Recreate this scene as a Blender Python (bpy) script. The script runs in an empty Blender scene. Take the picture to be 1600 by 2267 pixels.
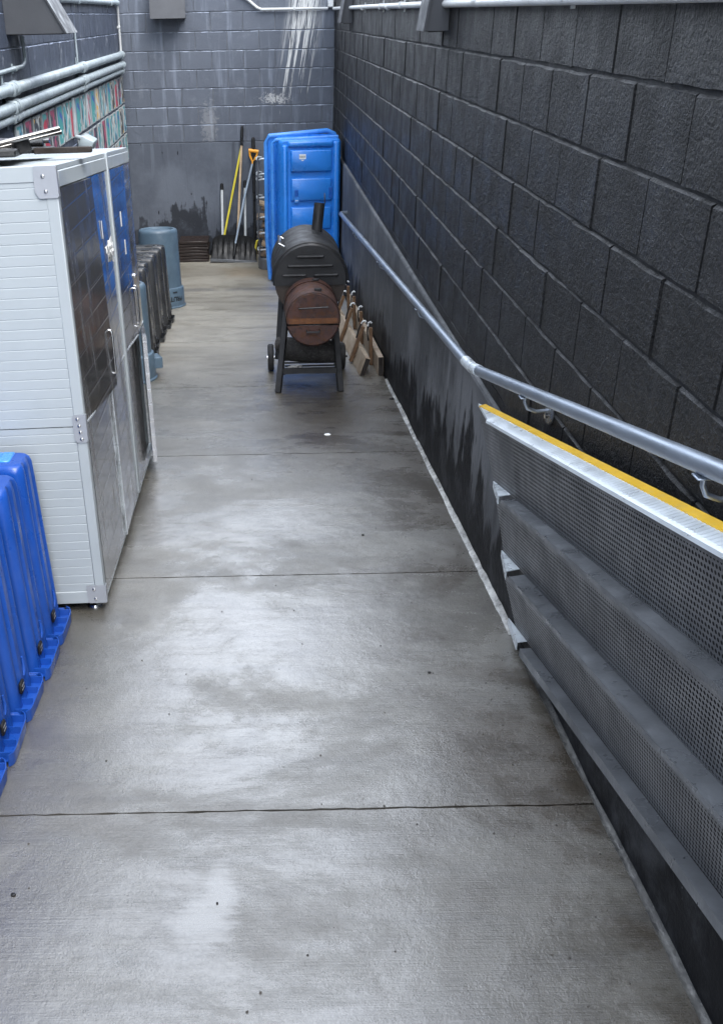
import bpy, bmesh, math, random
from mathutils import Vector, Matrix, Euler, noise
rad = math.radians
random.seed(7)
sc = bpy.context.scene
col = sc.collection

# ------------------------------------------------------------------ camera
CAM_H = 2.82
th, roll = rad(27.69), 0.02
fw = Vector((0, math.cos(th), -math.sin(th)))
r0 = Vector((1, 0, 0)); u0 = r0.cross(fw)
rx = math.cos(roll) * r0 - math.sin(roll) * u0
ux = math.sin(roll) * r0 + math.cos(roll) * u0
cd = bpy.data.cameras.new('camera'); cam = bpy.data.objects.new('camera', cd); col.objects.link(cam)
m = Matrix((rx, ux, -fw)).transposed().to_4x4(); m.translation = (0, 0, CAM_H)
cam.matrix_world = m
cd.sensor_fit = 'HORIZONTAL'; cd.sensor_width = 36; cd.lens = 2100 / 1600 * 36
cd.shift_x = 220 / 1600; cd.clip_start = 0.05; cd.clip_end = 500
sc.camera = cam

# ------------------------------------------------------------------ light
SUN_EL, SUN_AZ = rad(55), rad(145)          # compass from +Y clockwise; hidden sun behind the camera and the right-hand wall
w = bpy.data.worlds.new('World'); sc.world = w; w.use_nodes = True
wn = w.node_tree; bg = wn.nodes['Background']
sky = wn.nodes.new('ShaderNodeTexSky'); sky.sky_type = 'NISHITA'; sky.sun_disc = False
sky.sun_elevation = SUN_EL; sky.sun_rotation = SUN_AZ
sky.air_density = 1.0; sky.dust_density = 2.0; sky.ozone_density = 2.0
veil = wn.nodes.new('ShaderNodeMix'); veil.data_type = 'RGBA'          # even, thin overcast over the clear sky
veil.inputs[0].default_value = .65; wn.links.new(sky.outputs[0], veil.inputs[6]); veil.inputs[7].default_value = (7.3, 7.65, 8.15, 1)
wn.links.new(veil.outputs[2], bg.inputs[0]); bg.inputs[1].default_value = 0.15
sl = bpy.data.lights.new('sun', 'SUN'); so = bpy.data.objects.new('sun', sl); col.objects.link(so)
sl.energy = 1.1; sl.angle = rad(45); sl.color = (1, .97, .93)
sd = Vector((math.sin(SUN_AZ) * math.cos(SUN_EL), math.cos(SUN_AZ) * math.cos(SUN_EL), math.sin(SUN_EL)))
so.rotation_euler = sd.to_track_quat('Z', 'Y').to_euler(); so.location = (0, -3, 9)
sc.view_settings.view_transform = 'Standard'; sc.view_settings.look = 'None'
sc.view_settings.exposure = 1.95; sc.view_settings.gamma = 1
sc.render.engine = 'CYCLES'
sc.cycles.use_denoising = True
sc.cycles.max_bounces = 6; sc.cycles.diffuse_bounces = 3; sc.cycles.glossy_bounces = 3
sc.cycles.transparent_max_bounces = 12

# ------------------------------------------------------------------ node helper
class N:
    def __init__(s, name):
        s.m = bpy.data.materials.new(name); s.m.use_nodes = True
        s.t = s.m.node_tree; s.b = s.t.nodes['Principled BSDF']; s.out = s.t.nodes['Material Output']
        s.pos = None
    def n(s, typ, **kw):
        x = s.t.nodes.new('ShaderNode' + typ)
        for k, v in kw.items(): setattr(x, k, v)
        return x
    def l(s, a, b): s.t.links.new(a, b)
    def set(s, inp, v):
        if isinstance(v, (int, float)): inp.default_value = v
        elif isinstance(v, (tuple, list)): inp.default_value = (*v, 1) if len(v) == 3 and inp.type == 'RGBA' else v
        else: s.l(v, inp)
    def P(s, kind='world'):
        if kind == 'world': return s.n('NewGeometry').outputs['Position']
        return s.n('TexCoord').outputs[{'obj': 'Object', 'uv': 'UV', 'gen': 'Generated'}[kind]]
    def sep(s, v):
        x = s.n('SeparateXYZ'); s.l(v, x.inputs[0]); return x.outputs
    def vmul(s, v, k):
        x = s.n('VectorMath', operation='MULTIPLY'); s.l(v, x.inputs[0]); x.inputs[1].default_value = k; return x.outputs[0]
    def noise(s, v, scale, detail=3, rough=.55, dist=0):
        x = s.n('TexNoise'); s.l(v, x.inputs['Vector']); x.inputs['Scale'].default_value = scale
        x.inputs['Detail'].default_value = detail; x.inputs['Roughness'].default_value = rough
        x.inputs['Distortion'].default_value = dist; return x.outputs['Fac']
    def vor(s, v, scale):
        x = s.n('TexVoronoi'); s.l(v, x.inputs['Vector']); x.inputs['Scale'].default_value = scale; return x
    def math(s, op, a, b=0., c=None, clamp=False):
        x = s.n('Math', operation=op, use_clamp=clamp); s.set(x.inputs[0], a); s.set(x.inputs[1], b)
        if c is not None: s.set(x.inputs[2], c)
        return x.outputs[0]
    def ramp(s, v, a, b, lo=0., hi=1., smooth=True):
        x = s.n('MapRange', interpolation_type='SMOOTHSTEP' if smooth else 'LINEAR'); s.set(x.inputs[0], v)
        for i, k in ((1, a), (2, b), (3, lo), (4, hi)): x.inputs[i].default_value = k
        return x.outputs[0]
    def mix(s, f, a, b, mode='MIX'):
        x = s.n('Mix', data_type='RGBA', blend_type=mode); s.set(x.inputs[0], f); s.set(x.inputs[6], a); s.set(x.inputs[7], b)
        return x.outputs[2]
    def bump(s, h, strength, dist, prev=None):
        x = s.n('Bump'); s.set(x.inputs['Strength'], strength); x.inputs['Distance'].default_value = dist
        s.l(h, x.inputs['Height'])
        if prev is not None: s.l(prev, x.inputs['Normal'])
        return x.outputs[0]
    def fin(s, base=None, rough=None, normal=None, metal=None, spec=None):
        if base is not None: s.set(s.b.inputs['Base Color'], base)
        if rough is not None: s.set(s.b.inputs['Roughness'], rough)
        if metal is not None: s.set(s.b.inputs['Metallic'], metal)
        if spec is not None: s.b.inputs['Specular IOR Level'].default_value = spec
        if normal is not None: s.l(normal, s.b.inputs['Normal'])
        return s.m
    def rnd(s): return s.n('ObjectInfo').outputs['Random']

def dk(c, k): return tuple(x * k for x in c)

def pm(name, c, rough=.5, metal=0., var=.25, vs=5., bump=.15, bs=90., c2=None, dirt=.0, dirtc=(.05, .045, .04), spec=.5, kind='world', rv=.15):
    """generic worn material: tone variation, dirt specks, uneven gloss, fine relief"""
    a = N(name); p = a.P(kind)
    n1 = a.noise(p, vs, 5, .6)
    colr = a.mix(a.ramp(n1, .3, .7), c, c2 if c2 else dk(c, 1 - var))
    if dirt:
        d = a.noise(p, vs * 3.1, 6, .7)
        colr = a.mix(a.math('MULTIPLY', a.ramp(d, .5, .72), dirt), colr, dirtc)
    r = a.ramp(a.noise(p, vs * 2.3, 4), .3, .7, max(.03, rough - rv), min(1, rough + rv))
    nb = a.bump(a.noise(p, bs, 3), bump, .004) if bump else None
    return a.fin(colr, r, nb, metal, spec)

# ------------------------------------------------------------------ mesh helper
class B:
    def __init__(s): s.bm = bmesh.new()
    def box(s, x0, x1, y0, y1, z0, z1, bev=0., seg=1, M=None):
        t = bmesh.new(); bmesh.ops.create_cube(t, size=1)
        for v in t.verts: v.co = Vector(((x0 + x1) / 2 + v.co.x * (x1 - x0), (y0 + y1) / 2 + v.co.y * (y1 - y0), (z0 + z1) / 2 + v.co.z * (z1 - z0)))
        if bev: bmesh.ops.bevel(t, geom=t.edges[:], offset=bev, segments=seg, affect='EDGES', profile=.5)
        s._add(t, M); return s
    def _add(s, t, M=None):
        if M is not None: t.transform(M)
        mm = {v: s.bm.verts.new(v.co) for v in t.verts}
        for f in t.faces:
            try: s.bm.faces.new([mm[v] for v in f.verts])
            except ValueError: pass
        t.free()
    def poly(s, pts):
        return s.bm.faces.new([s.bm.verts.new(p) for p in pts])
    def hexa(s, p):
        """8 points: bottom ring 0-3, top ring 4-7"""
        v = [s.bm.verts.new(q) for q in p]
        for f in ((3, 2, 1, 0), (4, 5, 6, 7), (0, 1, 5, 4), (1, 2, 6, 5), (2, 3, 7, 6), (3, 0, 4, 7)): s.bm.faces.new([v[i] for i in f])
        return s
    def rings(s, rs, cap=True, closed=True):
        vs = [[s.bm.verts.new(p) for p in r] for r in rs]; n = len(vs[0])
        for a, b in zip(vs, vs[1:]):
            for i in range(n if closed else n - 1):
                j = (i + 1) % n; s.bm.faces.new((a[i], a[j], b[j], b[i]))
        if cap:
            s.bm.faces.new(vs[0][::-1]); s.bm.faces.new(vs[-1])
        return s
    def tube(s, path, r, n=10, cap=True):
        path = [Vector(p) for p in path]; R = r if isinstance(r, (list, tuple)) else [r] * len(path)
        rs = []; up = None
        for i, p in enumerate(path):
            d = (path[min(i + 1, len(path) - 1)] - path[max(i - 1, 0)]).normalized()
            if up is None: up = d.orthogonal().normalized()
            up = (up - d * up.dot(d)).normalized(); q = d.cross(up)
            rs.append([p + R[i] * (math.cos(2 * math.pi * k / n) * up + math.sin(2 * math.pi * k / n) * q) for k in range(n)])
        return s.rings(rs, cap)
    def lathe(s, prof, n=32, M=None, cap=True):
        rs = [[Vector((r * math.cos(2 * math.pi * k / n), r * math.sin(2 * math.pi * k / n), z)) for k in range(n)] for r, z in prof]
        if M is not None: rs = [[M @ p for p in r] for r in rs]
        return s.rings(rs, cap)
    def prism(s, pts, axis, a, b, M=None):
        """pts: 2-D outline in the two other axes (cyclic order x,y,z without axis)"""
        def mk(t, u, v): return Vector({'x': (t, u, v), 'y': (u, t, v), 'z': (u, v, t)}[axis])
        r1 = [mk(a, *p) for p in pts]; r2 = [mk(b, *p) for p in pts]
        if M is not None: r1 = [M @ p for p in r1]; r2 = [M @ p for p in r2]
        return s.rings([r1, r2])
    def mesh(s, name, mat, smooth=True, ang=38):
        bmesh.ops.recalc_face_normals(s.bm, faces=s.bm.faces[:])
        me = bpy.data.meshes.new(name); s.bm.to_mesh(me); s.bm.free()
        if mat: me.materials.append(mat)
        if smooth and len(me.polygons):
            me.polygons.foreach_set('use_smooth', [True] * len(me.polygons)); me.set_sharp_from_angle(angle=rad(ang))
        return me
    def build(s, name, mat, parent=None, smooth=True, loc=None, rot=None, ang=38):
        o = bpy.data.objects.new(name, s.mesh(name, mat, smooth, ang)); col.objects.link(o)
        if parent: o.parent = parent
        if loc: o.location = loc
        if rot: o.rotation_euler = rot
        return o

def tag(o, label, cat, group=None):
    o['label'] = label; o['category'] = cat
    if group: o['group'] = group
    return o
def thing(name, label, cat, loc=(0, 0, 0), rot=(0, 0, 0), group=None):
    o = bpy.data.objects.new(name, None); o.empty_display_size = .1; col.objects.link(o)
    o.location = loc; o.rotation_euler = rot
    return tag(o, label, cat, group)
def inst(name, me, parent, loc=(0, 0, 0), rot=(0, 0, 0), scale=(1, 1, 1)):
    o = bpy.data.objects.new(name, me); col.objects.link(o); o.parent = parent
    o.location = loc; o.rotation_euler = rot; o.scale = scale; return o
def copy_tree(o, parent=None):
    c = o.copy(); col.objects.link(c); c.parent = parent
    for ch in list(o.children): copy_tree(ch, c)
    return c
def rz(Y): return .936 - .0872 * Y if Y < 10.73 else 0.0          # ramp surface height
SL = math.atan(.0872)

# ------------------------------------------------------------------ materials
def mat_concrete():
    a = N('wet_broomed_concrete'); p = a.P(); x, y, z = a.sep(p)
    big = a.noise(p, .9, 5, .6, .4); mid = a.noise(p, 3.2, 6, .65); fine = a.noise(p, 140, 2, .6)
    streak = a.noise(a.vmul(p, (1.2, 9, 1)), 1.4, 5, .6)
    c = a.mix(a.ramp(big, .38, .62), (.158, .151, .132), (.088, .081, .066))
    c = a.mix(a.ramp(mid, .45, .75), c, (.088, .083, .073))
    c = a.mix(a.math('MULTIPLY', a.ramp(streak, .48, .7), .6), c, (.075, .071, .063))
    # greasy brown patches by the wall and smoker; shade under the smoker painted in
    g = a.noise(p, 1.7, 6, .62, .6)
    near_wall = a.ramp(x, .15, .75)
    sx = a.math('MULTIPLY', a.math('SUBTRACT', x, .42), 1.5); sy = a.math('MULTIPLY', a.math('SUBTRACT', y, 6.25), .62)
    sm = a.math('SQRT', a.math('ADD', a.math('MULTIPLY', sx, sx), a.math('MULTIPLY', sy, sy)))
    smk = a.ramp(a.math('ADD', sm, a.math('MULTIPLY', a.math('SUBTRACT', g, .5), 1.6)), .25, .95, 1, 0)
    grease_shade = a.math('MAXIMUM', a.math('MULTIPLY', a.ramp(g, .47, .58), near_wall), smk)
    c = a.mix(a.math('MULTIPLY', grease_shade, .82), c, (.042, .031, .018))
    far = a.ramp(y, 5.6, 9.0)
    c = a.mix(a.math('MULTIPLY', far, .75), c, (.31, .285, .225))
    stn = a.math('ADD', a.math('MULTIPLY', a.noise(a.vmul(p, (1.1, 5.5, 1)), 1.3, 6, .68, .5), .6), a.math('MULTIPLY', a.noise(p, 2.4, 6, .7, .8), .4))
    c = a.mix(a.math('MULTIPLY', a.ramp(stn, .46, .62), a.ramp(y, 3.5, 7.5, .35, .85)), c, a.mix(1., c, (.50, .46, .38), 'MULTIPLY'))
    rx_ = a.math('DIVIDE', a.math('SUBTRACT', x, -.15), .45); ry_ = a.math('DIVIDE', a.math('SUBTRACT', y, 11.75), .32)
    rst = a.ramp(a.math('ADD', a.math('SQRT', a.math('ADD', a.math('MULTIPLY', rx_, rx_), a.math('MULTIPLY', ry_, ry_))), a.math('MULTIPLY', a.math('SUBTRACT', mid, .5), 2.2)), .3, 1.1, 1, 0)
    c = a.mix(a.math('MULTIPLY', rst, .5), c, (.22, .15, .07))
    band = a.math('MULTIPLY', a.ramp(a.math('ABSOLUTE', a.math('SUBTRACT', y, 10.95)), .03, .12, 1, 0), a.ramp(mid, .35, .55))
    c = a.mix(a.math('MULTIPLY', band, .8), c, (.09, .085, .075))
    c = a.mix(a.ramp(fine, .35, .7), c, a.mix(1., c, (.72, .72, .72), 'MULTIPLY'))
    spk = a.vor(p, 34).outputs['Distance']
    c = a.mix(a.math('MULTIPLY', a.ramp(spk, .05, .09, 1, 0), a.ramp(mid, .5, .6)), c, (.06, .055, .05))
    # standing water in a small hollow
    wob = a.math('MULTIPLY', a.math('SUBTRACT', a.noise(p, 7, 4, .6), .5), .9)
    def blob(cx, cy, ra, rb):
        dx = a.math('DIVIDE', a.math('SUBTRACT', x, cx), ra); dy = a.math('DIVIDE', a.math('SUBTRACT', y, cy), rb)
        return a.math('ADD', a.math('SQRT', a.math('ADD', a.math('MULTIPLY', dx, dx), a.math('MULTIPLY', dy, dy))), wob)
    q = a.math('MINIMUM', blob(-.175, 1.64, .085, .09), blob(-.13, 1.74, .05, .11))
    pud = a.ramp(a.math('ADD', q, a.math('MULTIPLY', a.math('SUBTRACT', a.noise(a.vmul(p, (6, 120, 1)), 1, 2), .5), 1.3)), .30, 1.3, 1, 0)
    damp = a.ramp(q, .9, 2.6, 1, 0)
    wet = a.math('MULTIPLY', a.ramp(a.noise(a.vmul(p, (.9, 1.3, 1)), 1.2, 7, .68, .4), .36, .58), a.ramp(a.noise(a.vmul(p, (2.5, 16, 1)), 1, 5, .7), .25, .55, .55, 1.))
    r = a.math('SUBTRACT', a.ramp(wet, 0, 1, .38, .20, False), a.math('MULTIPLY', damp, .05))
    r = a.math('ADD', r, a.math('MULTIPLY', a.math('SUBTRACT', fine, .5), .18))
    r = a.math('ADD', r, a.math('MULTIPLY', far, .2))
    r = a.math('MULTIPLY', r, a.math('SUBTRACT', 1.0, a.math('MULTIPLY', pud, .6)))
    grain = a.noise(p, 210, 3, .75); broom = a.noise(a.vmul(p, (4, 190, 1)), 1, 3, .65)
    h = a.math('ADD', a.math('MULTIPLY', grain, 1.2), a.math('MULTIPLY', broom, a.math('MULTIPLY', a.ramp(y, 1.4, 4.5, 1.5, .5), a.ramp(mid, .35, .6, .45, 1.))))
    nb = a.bump(h, a.math('MULTIPLY', a.math('SUBTRACT', 1.0, a.math('MULTIPLY', pud, .85)), a.ramp(wet, 0, 1, .80, .40)), .0014)
    nb = a.bump(mid, .22, .02, nb)
    c = a.mix(a.math('MULTIPLY', pud, .3), c, (.10, .10, .10))
    a.fin(c, a.math('ADD', r, .15), nb, 0., .5)
    film = a.math('MAXIMUM', a.math('MULTIPLY', pud, .8), a.ramp(wet, 0, 1, .60, .95, False))
    a.l(film, a.b.inputs['Coat Weight']); a.l(r, a.b.inputs['Coat Roughness']); a.b.inputs['Coat IOR'].default_value = 2.4
    a.l(nb, a.b.inputs['Coat Normal'])
    return a.m

def mat_blocks(name, c1, c2, bscale, bstr, rough, chalk=0., drip=None, spec=.4):
    a = N(name); p = a.P(); x, y, z = a.sep(p); rn = a.rnd()
    c = a.mix(a.ramp(a.noise(p, 1.1, 5, .65), .3, .7), c1, c2)
    c = a.mix(a.ramp(rn, 0, 1, 0, .35), c, dk(c2, .75))
    st = a.noise(a.vmul(p, (9, 9, .8)), 1.6, 5, .6)
    c = a.mix(a.math('MULTIPLY', a.ramp(st, .52, .72), .5), c, tuple(v * 1.9 + .01 for v in c1))
    sp = a.noise(p, 60, 3, .7)
    c = a.mix(a.math('MULTIPLY', a.ramp(sp, .66, .8), .5), c, tuple(min(1, v * 3 + .03) for v in c1))
    if chalk:
        ck = a.math('MULTIPLY', a.ramp(a.noise(p, 4.5, 6, .7), .58, .74), chalk)
        c = a.mix(ck, c, (.42, .45, .5))
    if drip: c = drip(a, p, x, y, z, c)
    nz = a.sep(a.n('NewGeometry').outputs['True Normal'])[2]            # sky light caught by the upward arrises, painted in as a paler tone
    c = a.mix(a.math('MULTIPLY', a.ramp(nz, .25, .5), a.ramp(a.noise(p, 11, 4, .7), .36, .6)), c, tuple(min(1, v * 3 + .035) for v in c1))
    pit = a.noise(p, bscale, 4, .75)
    nb = a.bump(pit, bstr, .012); nb = a.bump(a.noise(p, bscale * .28, 3), bstr * .5, .015, nb)
    r = a.ramp(a.noise(p, 6, 4), .3, .7, rough - .1, rough + .12)
    return a.fin(c, r, nb, 0., spec)

def drip_far(a, p, x, y, z, c):
    # chalky white run-off: thin vertical streaks below a point high on the wall, and a splash on one block
    sh = a.math('SUBTRACT', x, a.math('MULTIPLY', a.math('SUBTRACT', z, 1.4), .17))
    cx = a.n('CombineXYZ'); a.l(sh, cx.inputs[0]); a.set(cx.inputs[1], 0.); a.l(z, cx.inputs[2])
    s1 = a.noise(a.vmul(cx.outputs[0], (24, 1, .55)), 1, 5, .7)
    s2 = a.noise(a.vmul(cx.outputs[0], (75, 1, 3.0)), 1, 3, .6)
    side = a.math('MULTIPLY', a.ramp(sh, .12, .30), a.ramp(sh, .45, .66, 1, 0))
    high = a.ramp(z, 1.6, 2.95, .2, 1.6, False)
    k = a.math('MULTIPLY', a.ramp(a.math('ADD', s1, a.math('MULTIPLY', a.math('SUBTRACT', high, 1.), .16)), .505, .555), side)
    k = a.math('MULTIPLY', k, a.ramp(s2, .36, .5))
    dx = a.math('DIVIDE', a.math('SUBTRACT', x, .26), .20); dz = a.math('DIVIDE', a.math('SUBTRACT', z, 1.90), .075)
    el = a.math('SQRT', a.math('ADD', a.math('MULTIPLY', dx, dx), a.math('MULTIPLY', dz, dz)))
    spl = a.ramp(a.math('ADD', el, a.math('MULTIPLY', a.math('SUBTRACT', a.noise(p, 42, 5, .75), .5), 4.5)), .3, .8, 1, 0)
    k = a.math('MAXIMUM', k, a.math('MULTIPLY', spl, .6))
    dx = a.math('DIVIDE', a.math('SUBTRACT', x, -.56), .13); dz = a.math('DIVIDE', a.math('SUBTRACT', z, 1.62), .32)
    el = a.math('SQRT', a.math('ADD', a.math('MULTIPLY', dx, dx), a.math('MULTIPLY', dz, dz)))
    sc2 = a.ramp(a.math('ADD', el, a.math('MULTIPLY', a.math('SUBTRACT', a.noise(p, 24, 6, .75), .5), 3.2)), .35, .95, 1, 0)
    k = a.math('MAXIMUM', k, a.math('MULTIPLY', sc2, .16))
    return a.mix(k, c, (.62, .63, .62))

def drip_right(a, p, x, y, z, c):
    s1 = a.noise(a.vmul(p, (1, 16, .25)), 1, 4, .6)
    k = a.math('MULTIPLY', a.ramp(s1, .60, .66), a.ramp(y, 4.0, 6.0))
    return a.mix(a.math('MULTIPLY', k, .4), c, (.13, .135, .14))

def mat_foundation(name, light, dark, wet, y_dep=True, tide=.30, amp=1.):
    """painted concrete plinth: scuffed paint, runs, a damp tide mark with ragged drips, and painted shade below the metal steps"""
    a = N(name); p = a.P(); x, y, z = a.sep(p)
    gz = a.math('SUBTRACT', z, a.math('MAXIMUM', 0., a.math('SUBTRACT', .936, a.math('MULTIPLY', y, .0872)))) if y_dep else z
    runs = a.noise(a.vmul(p, (9, 9, .7)), 1, 4, .6); big = a.noise(p, 1.3, 5, .62)
    c = a.mix(a.ramp(big, .36, .62), light, dark)
    c = a.mix(a.math('MULTIPLY', a.ramp(runs, .53, .70), .55), c, dk(dark, .5))
    c = a.mix(a.math('MULTIPLY', a.ramp(a.noise(a.vmul(p, (16, 16, .5)), 1, 3), .60, .68), .3), c, tuple(v * 1.5 for v in light))
    edge = a.math('ADD', gz, a.math('ADD', a.math('MULTIPLY', a.math('SUBTRACT', runs, .5), .9), a.math('MULTIPLY', a.math('SUBTRACT', big, .5), 1.5 * amp)))
    if y_dep: edge = a.math('SUBTRACT', edge, a.ramp(y, 2.3, 3.4, .6, 0.))  # near end darkened to paint the shaded void below the metal steps
    tm = a.math('MULTIPLY', a.ramp(edge, tide - .06, tide + .04, 1, 0), a.ramp(a.noise(p, 5, 5, .7), .3, .55, .72, 1.))
    c = a.mix(tm, c, wet)
    c = a.mix(a.math('MULTIPLY', a.ramp(a.noise(p, 30, 5, .7), .66, .74), .4), c, tuple(min(1, v * 1.9) for v in light))
    c = a.mix(a.ramp(a.noise(a.vmul(p, (20, 20, 6)), 1, 2), .72, .75), c, dk(dark, .15))
    nb = a.bump(a.noise(p, 26, 5, .65), .35, .01)
    return a.fin(c, .58, nb, 0., .12)

M = {}
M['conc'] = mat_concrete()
M['blockR'] = mat_blocks('charcoal_paint_rough_block', (.0098, .0104, .0116), (.0058, .0062, .0070), 75, 1., .44, drip=drip_right, spec=.33)
M['blockF'] = mat_blocks('faded_slate_paint_block', (.112, .130, .163), (.088, .102, .130), 60, .4, .55, chalk=.12, drip=drip_far)
M['blockL'] = mat_blocks('slate_blue_paint_block', (.062, .076, .108), (.044, .055, .080), 55, .35, .5, chalk=.55)
M['mortR'] = pm('charcoal_mortar', (.016, .017, .019), .6, bump=.5, bs=60)
M['mortF'] = pm('slate_mortar', (.15, .165, .19), .7, bump=.5, bs=60)
M['mortL'] = pm('chalky_mortar', (.19, .22, .27), .7, bump=.5, bs=60)
M['foundR'] = mat_foundation('scuffed_dark_plinth_paint', (.150, .157, .168), (.070, .074, .080), (.0075, .008, .0095), True, .36, .7)
M['foundF'] = mat_foundation('faded_slate_plinth_paint', (.125, .142, .172), (.085, .097, .120), (.034, .038, .046), False, .40, 1.3)
M['galv'] = pm('galvanised_pipe', (.50, .56, .60), .42, .75, var=.3, vs=9, dirt=.35, dirtc=(.2, .22, .23))
M['pvc'] = pm('painted_conduit', (.33, .39, .42), .45, 0., var=.25, vs=8, dirt=.35, dirtc=(.16, .18, .2))
M['white_pipe'] = pm('white_painted_conduit', (.56, .58, .58), .45, 0., var=.12, vs=8, dirt=.3, dirtc=(.3, .3, .28))
M['steel'] = pm('brushed_steel_rail', (.35, .40, .47), .40, .8, var=.12, vs=3, dirt=.08, dirtc=(.25, .25, .26), bs=200, bump=.04, rv=.06)
M['chrome'] = pm('chrome', (.55, .55, .55), .16, 1., var=.1, bump=.03, rv=.06)
M['alu'] = pm('bright_aluminium', (.70, .76, .80), .36, .45, var=.14, vs=7, dirt=.1, dirtc=(.4, .42, .44), bs=200, bump=.1)
M['alu_d'] = pm('dull_grey_metal', (.185, .198, .215), .38, .5, var=.35, vs=4, dirt=.3, dirtc=(.13, .138, .145), bump=.2)
M['yellow'] = pm('yellow_safety_strip', (.98, .60, .035), .5, 0., var=.12, vs=12, dirt=.25, dirtc=(.5, .42, .3), bump=.3)
M['fixture'] = pm('grey_enamel', (.060, .064, .072), .5, 0., var=.12, dirt=.05, dirtc=(.12, .12, .12), spec=.3)
M['white_panel'] = pm('white_coated_panel', (.345, .385, .41), .45, 0., var=.07, vs=2, dirt=.25, dirtc=(.27, .31, .33), bump=.04)
M['bracket'] = pm('grey_bracket', (.33, .35, .385), .45, .3, var=.1, bump=.05)
M['black_pl'] = pm('black_plastic', (.0095, .010, .011), .38, 0., var=.4, vs=7, dirt=.2, dirtc=(.03, .03, .03))
M['grey_bin'] = pm('dark_grey_bin_plastic', (.032, .0345, .038), .30, 0., var=.25, vs=3, dirt=.0)
M['blue_bin'] = pm('blue_bin_plastic', (.011, .074, .375), .36, 0., var=.2, vs=3, dirt=.14, dirtc=(.10, .17, .42), bump=.12, bs=120)
M['blue_hi'] = pm('light_blue_plastic', (.06, .27, .74), .35, 0., var=.2)
M['blue_tub'] = pm('bright_blue_tub_plastic', (.022, .215, .72), .36, 0., var=.18, vs=2.5, bump=.08)
M['blue_dark'] = pm('shaded_blue_moulding', (.010, .10, .45), .4, 0., var=.2)
M['blue_grey'] = pm('blue_grey_can_plastic', (.085, .135, .185), .45, 0., var=.25, vs=4, dirt=.2, dirtc=(.20, .26, .30))
M['ink'] = pm('black_ink', (.006, .006, .007), .6, 0., bump=0)
M['paper'] = pm('white_label', (.78, .8, .8), .5, 0., var=.05, bump=0)
M['smoker'] = pm('black_stove_paint', (.021, .022, .0245), .5, .2, var=.3, vs=5, dirt=.3, dirtc=(.035, .030, .026), bs=140)
M['wood_lt'] = pm('weathered_pine', (.46, .38, .29), .7, 0., c2=(.30, .225, .155), vs=9, dirt=.4, dirtc=(.22, .18, .14), bump=.4, bs=50)
M['wood_br'] = pm('brown_batten', (.20, .112, .055), .65, 0., c2=(.12, .066, .034), vs=12, dirt=.4, dirtc=(.1, .07, .05), bump=.3)
M['wood_dk'] = pm('dark_end_grain', (.018, .012, .009), .8, 0., bump=.5)
M['bark'] = pm('split_firewood', (.30, .22, .15), .85, 0., c2=(.10, .08, .065), vs=22, dirt=.5, dirtc=(.05, .04, .035), bump=.8, bs=45)
M['wood_cut'] = pm('cut_log_face', (.58, .44, .29), .8, 0., c2=(.40, .28, .17), vs=16, bump=.4)
M['char'] = pm('charred_wood', (.022, .020, .019), .8, 0., c2=(.05, .046, .043), vs=18, dirt=.25, dirtc=(.34, .33, .31), bump=.9, bs=40)
M['ash'] = pm('grey_ash', (.5, .49, .46), .9, 0., c2=(.2, .19, .18), vs=25, bump=.8)
M['tray'] = pm('dark_brown_mat', (.024, .015, .0125), .5, 0., var=.4, vs=9, dirt=.3, dirtc=(.09, .06, .05))
M['ylw_pole'] = pm('yellow_pole', (.72, .62, .06), .45, 0., var=.15)
M['org'] = pm('orange_grip', (.82, .36, .03), .42, 0., var=.15)
M['wood_pole'] = pm('wooden_pole', (.56, .42, .27), .55, 0., var=.25, vs=14)
M['white_pole'] = pm('white_pole', (.62, .66, .68), .42, .1, var=.15, dirt=.2, dirtc=(.3, .3, .3))
M['blue_pole'] = pm('grey_blue_shaft', (.30, .37, .45), .4, .3, var=.15)
M['rubber'] = pm('black_rubber', (.011, .011, .012), .7, 0., bump=.3)
M['fabric'] = pm('dark_grey_carpet', (.10, .10, .115), .95, 0., var=.4, vs=40, bump=1., bs=220)
M['seal'] = pm('pale_sealant', (.50, .50, .47), .3, .0, c2=(.20, .20, .19), vs=13, dirt=.5, dirtc=(.05, .05, .05), bump=.8, bs=45)
M['tread'] = pm('ridged_bright_tread', (.74, .80, .84), .40, .35, var=.1, vs=5, dirt=0., bs=200, bump=.05)
M['barrel'] = pm('greasy_barrel_steel', (.030, .025, .022), .42, .3, c2=(.045, .034, .028), vs=5, dirt=.3, dirtc=(.06, .05, .042))
M['steel_d'] = pm('tarnished_chrome', (.30, .29, .28), .22, .95, var=.3, vs=12, bump=.03)
M['shovel'] = pm('black_shovel_plastic', (.006, .0065, .007), .5, 0., var=.2, bump=.05, spec=.35)
M['film'] = pm('cloudy_plastic_film', (.62, .63, .63), .25, 0., var=.25, vs=30, bump=.6, bs=40)

def mat_rust():
    a = N('rusted_firebox_steel'); p = a.P()
    n1 = a.noise(p, 9, 6, .7); n2 = a.noise(p, 26, 6, .7); x, y, z = a.sep(p)
    c = a.mix(a.ramp(n1, .35, .65), (.085, .040, .032), (.050, .030, .028))
    c = a.mix(a.ramp(n2, .50, .62), c, (.088, .040, .021))
    c = a.mix(a.math('MULTIPLY', a.ramp(a.noise(p, 19, 6, .75), .54, .62), .8), c, (.030, .020, .020))
    c = a.mix(a.math('MULTIPLY', a.ramp(a.noise(p, 15, 5, .6), .6, .72), .5), c, (.13, .10, .10))
    nb = a.bump(n2, .5, .004); nb = a.bump(a.noise(p, 140, 3), .3, .003, nb)
    return a.fin(c, a.ramp(n2, .3, .7, .45, .8), nb, .15, .4)
M['rust'] = mat_rust()
M['rust_or'] = pm('orange_rust_band', (.16, .062, .020), .75, 0., c2=(.10, .04, .018), vs=16, bump=.6)

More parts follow.
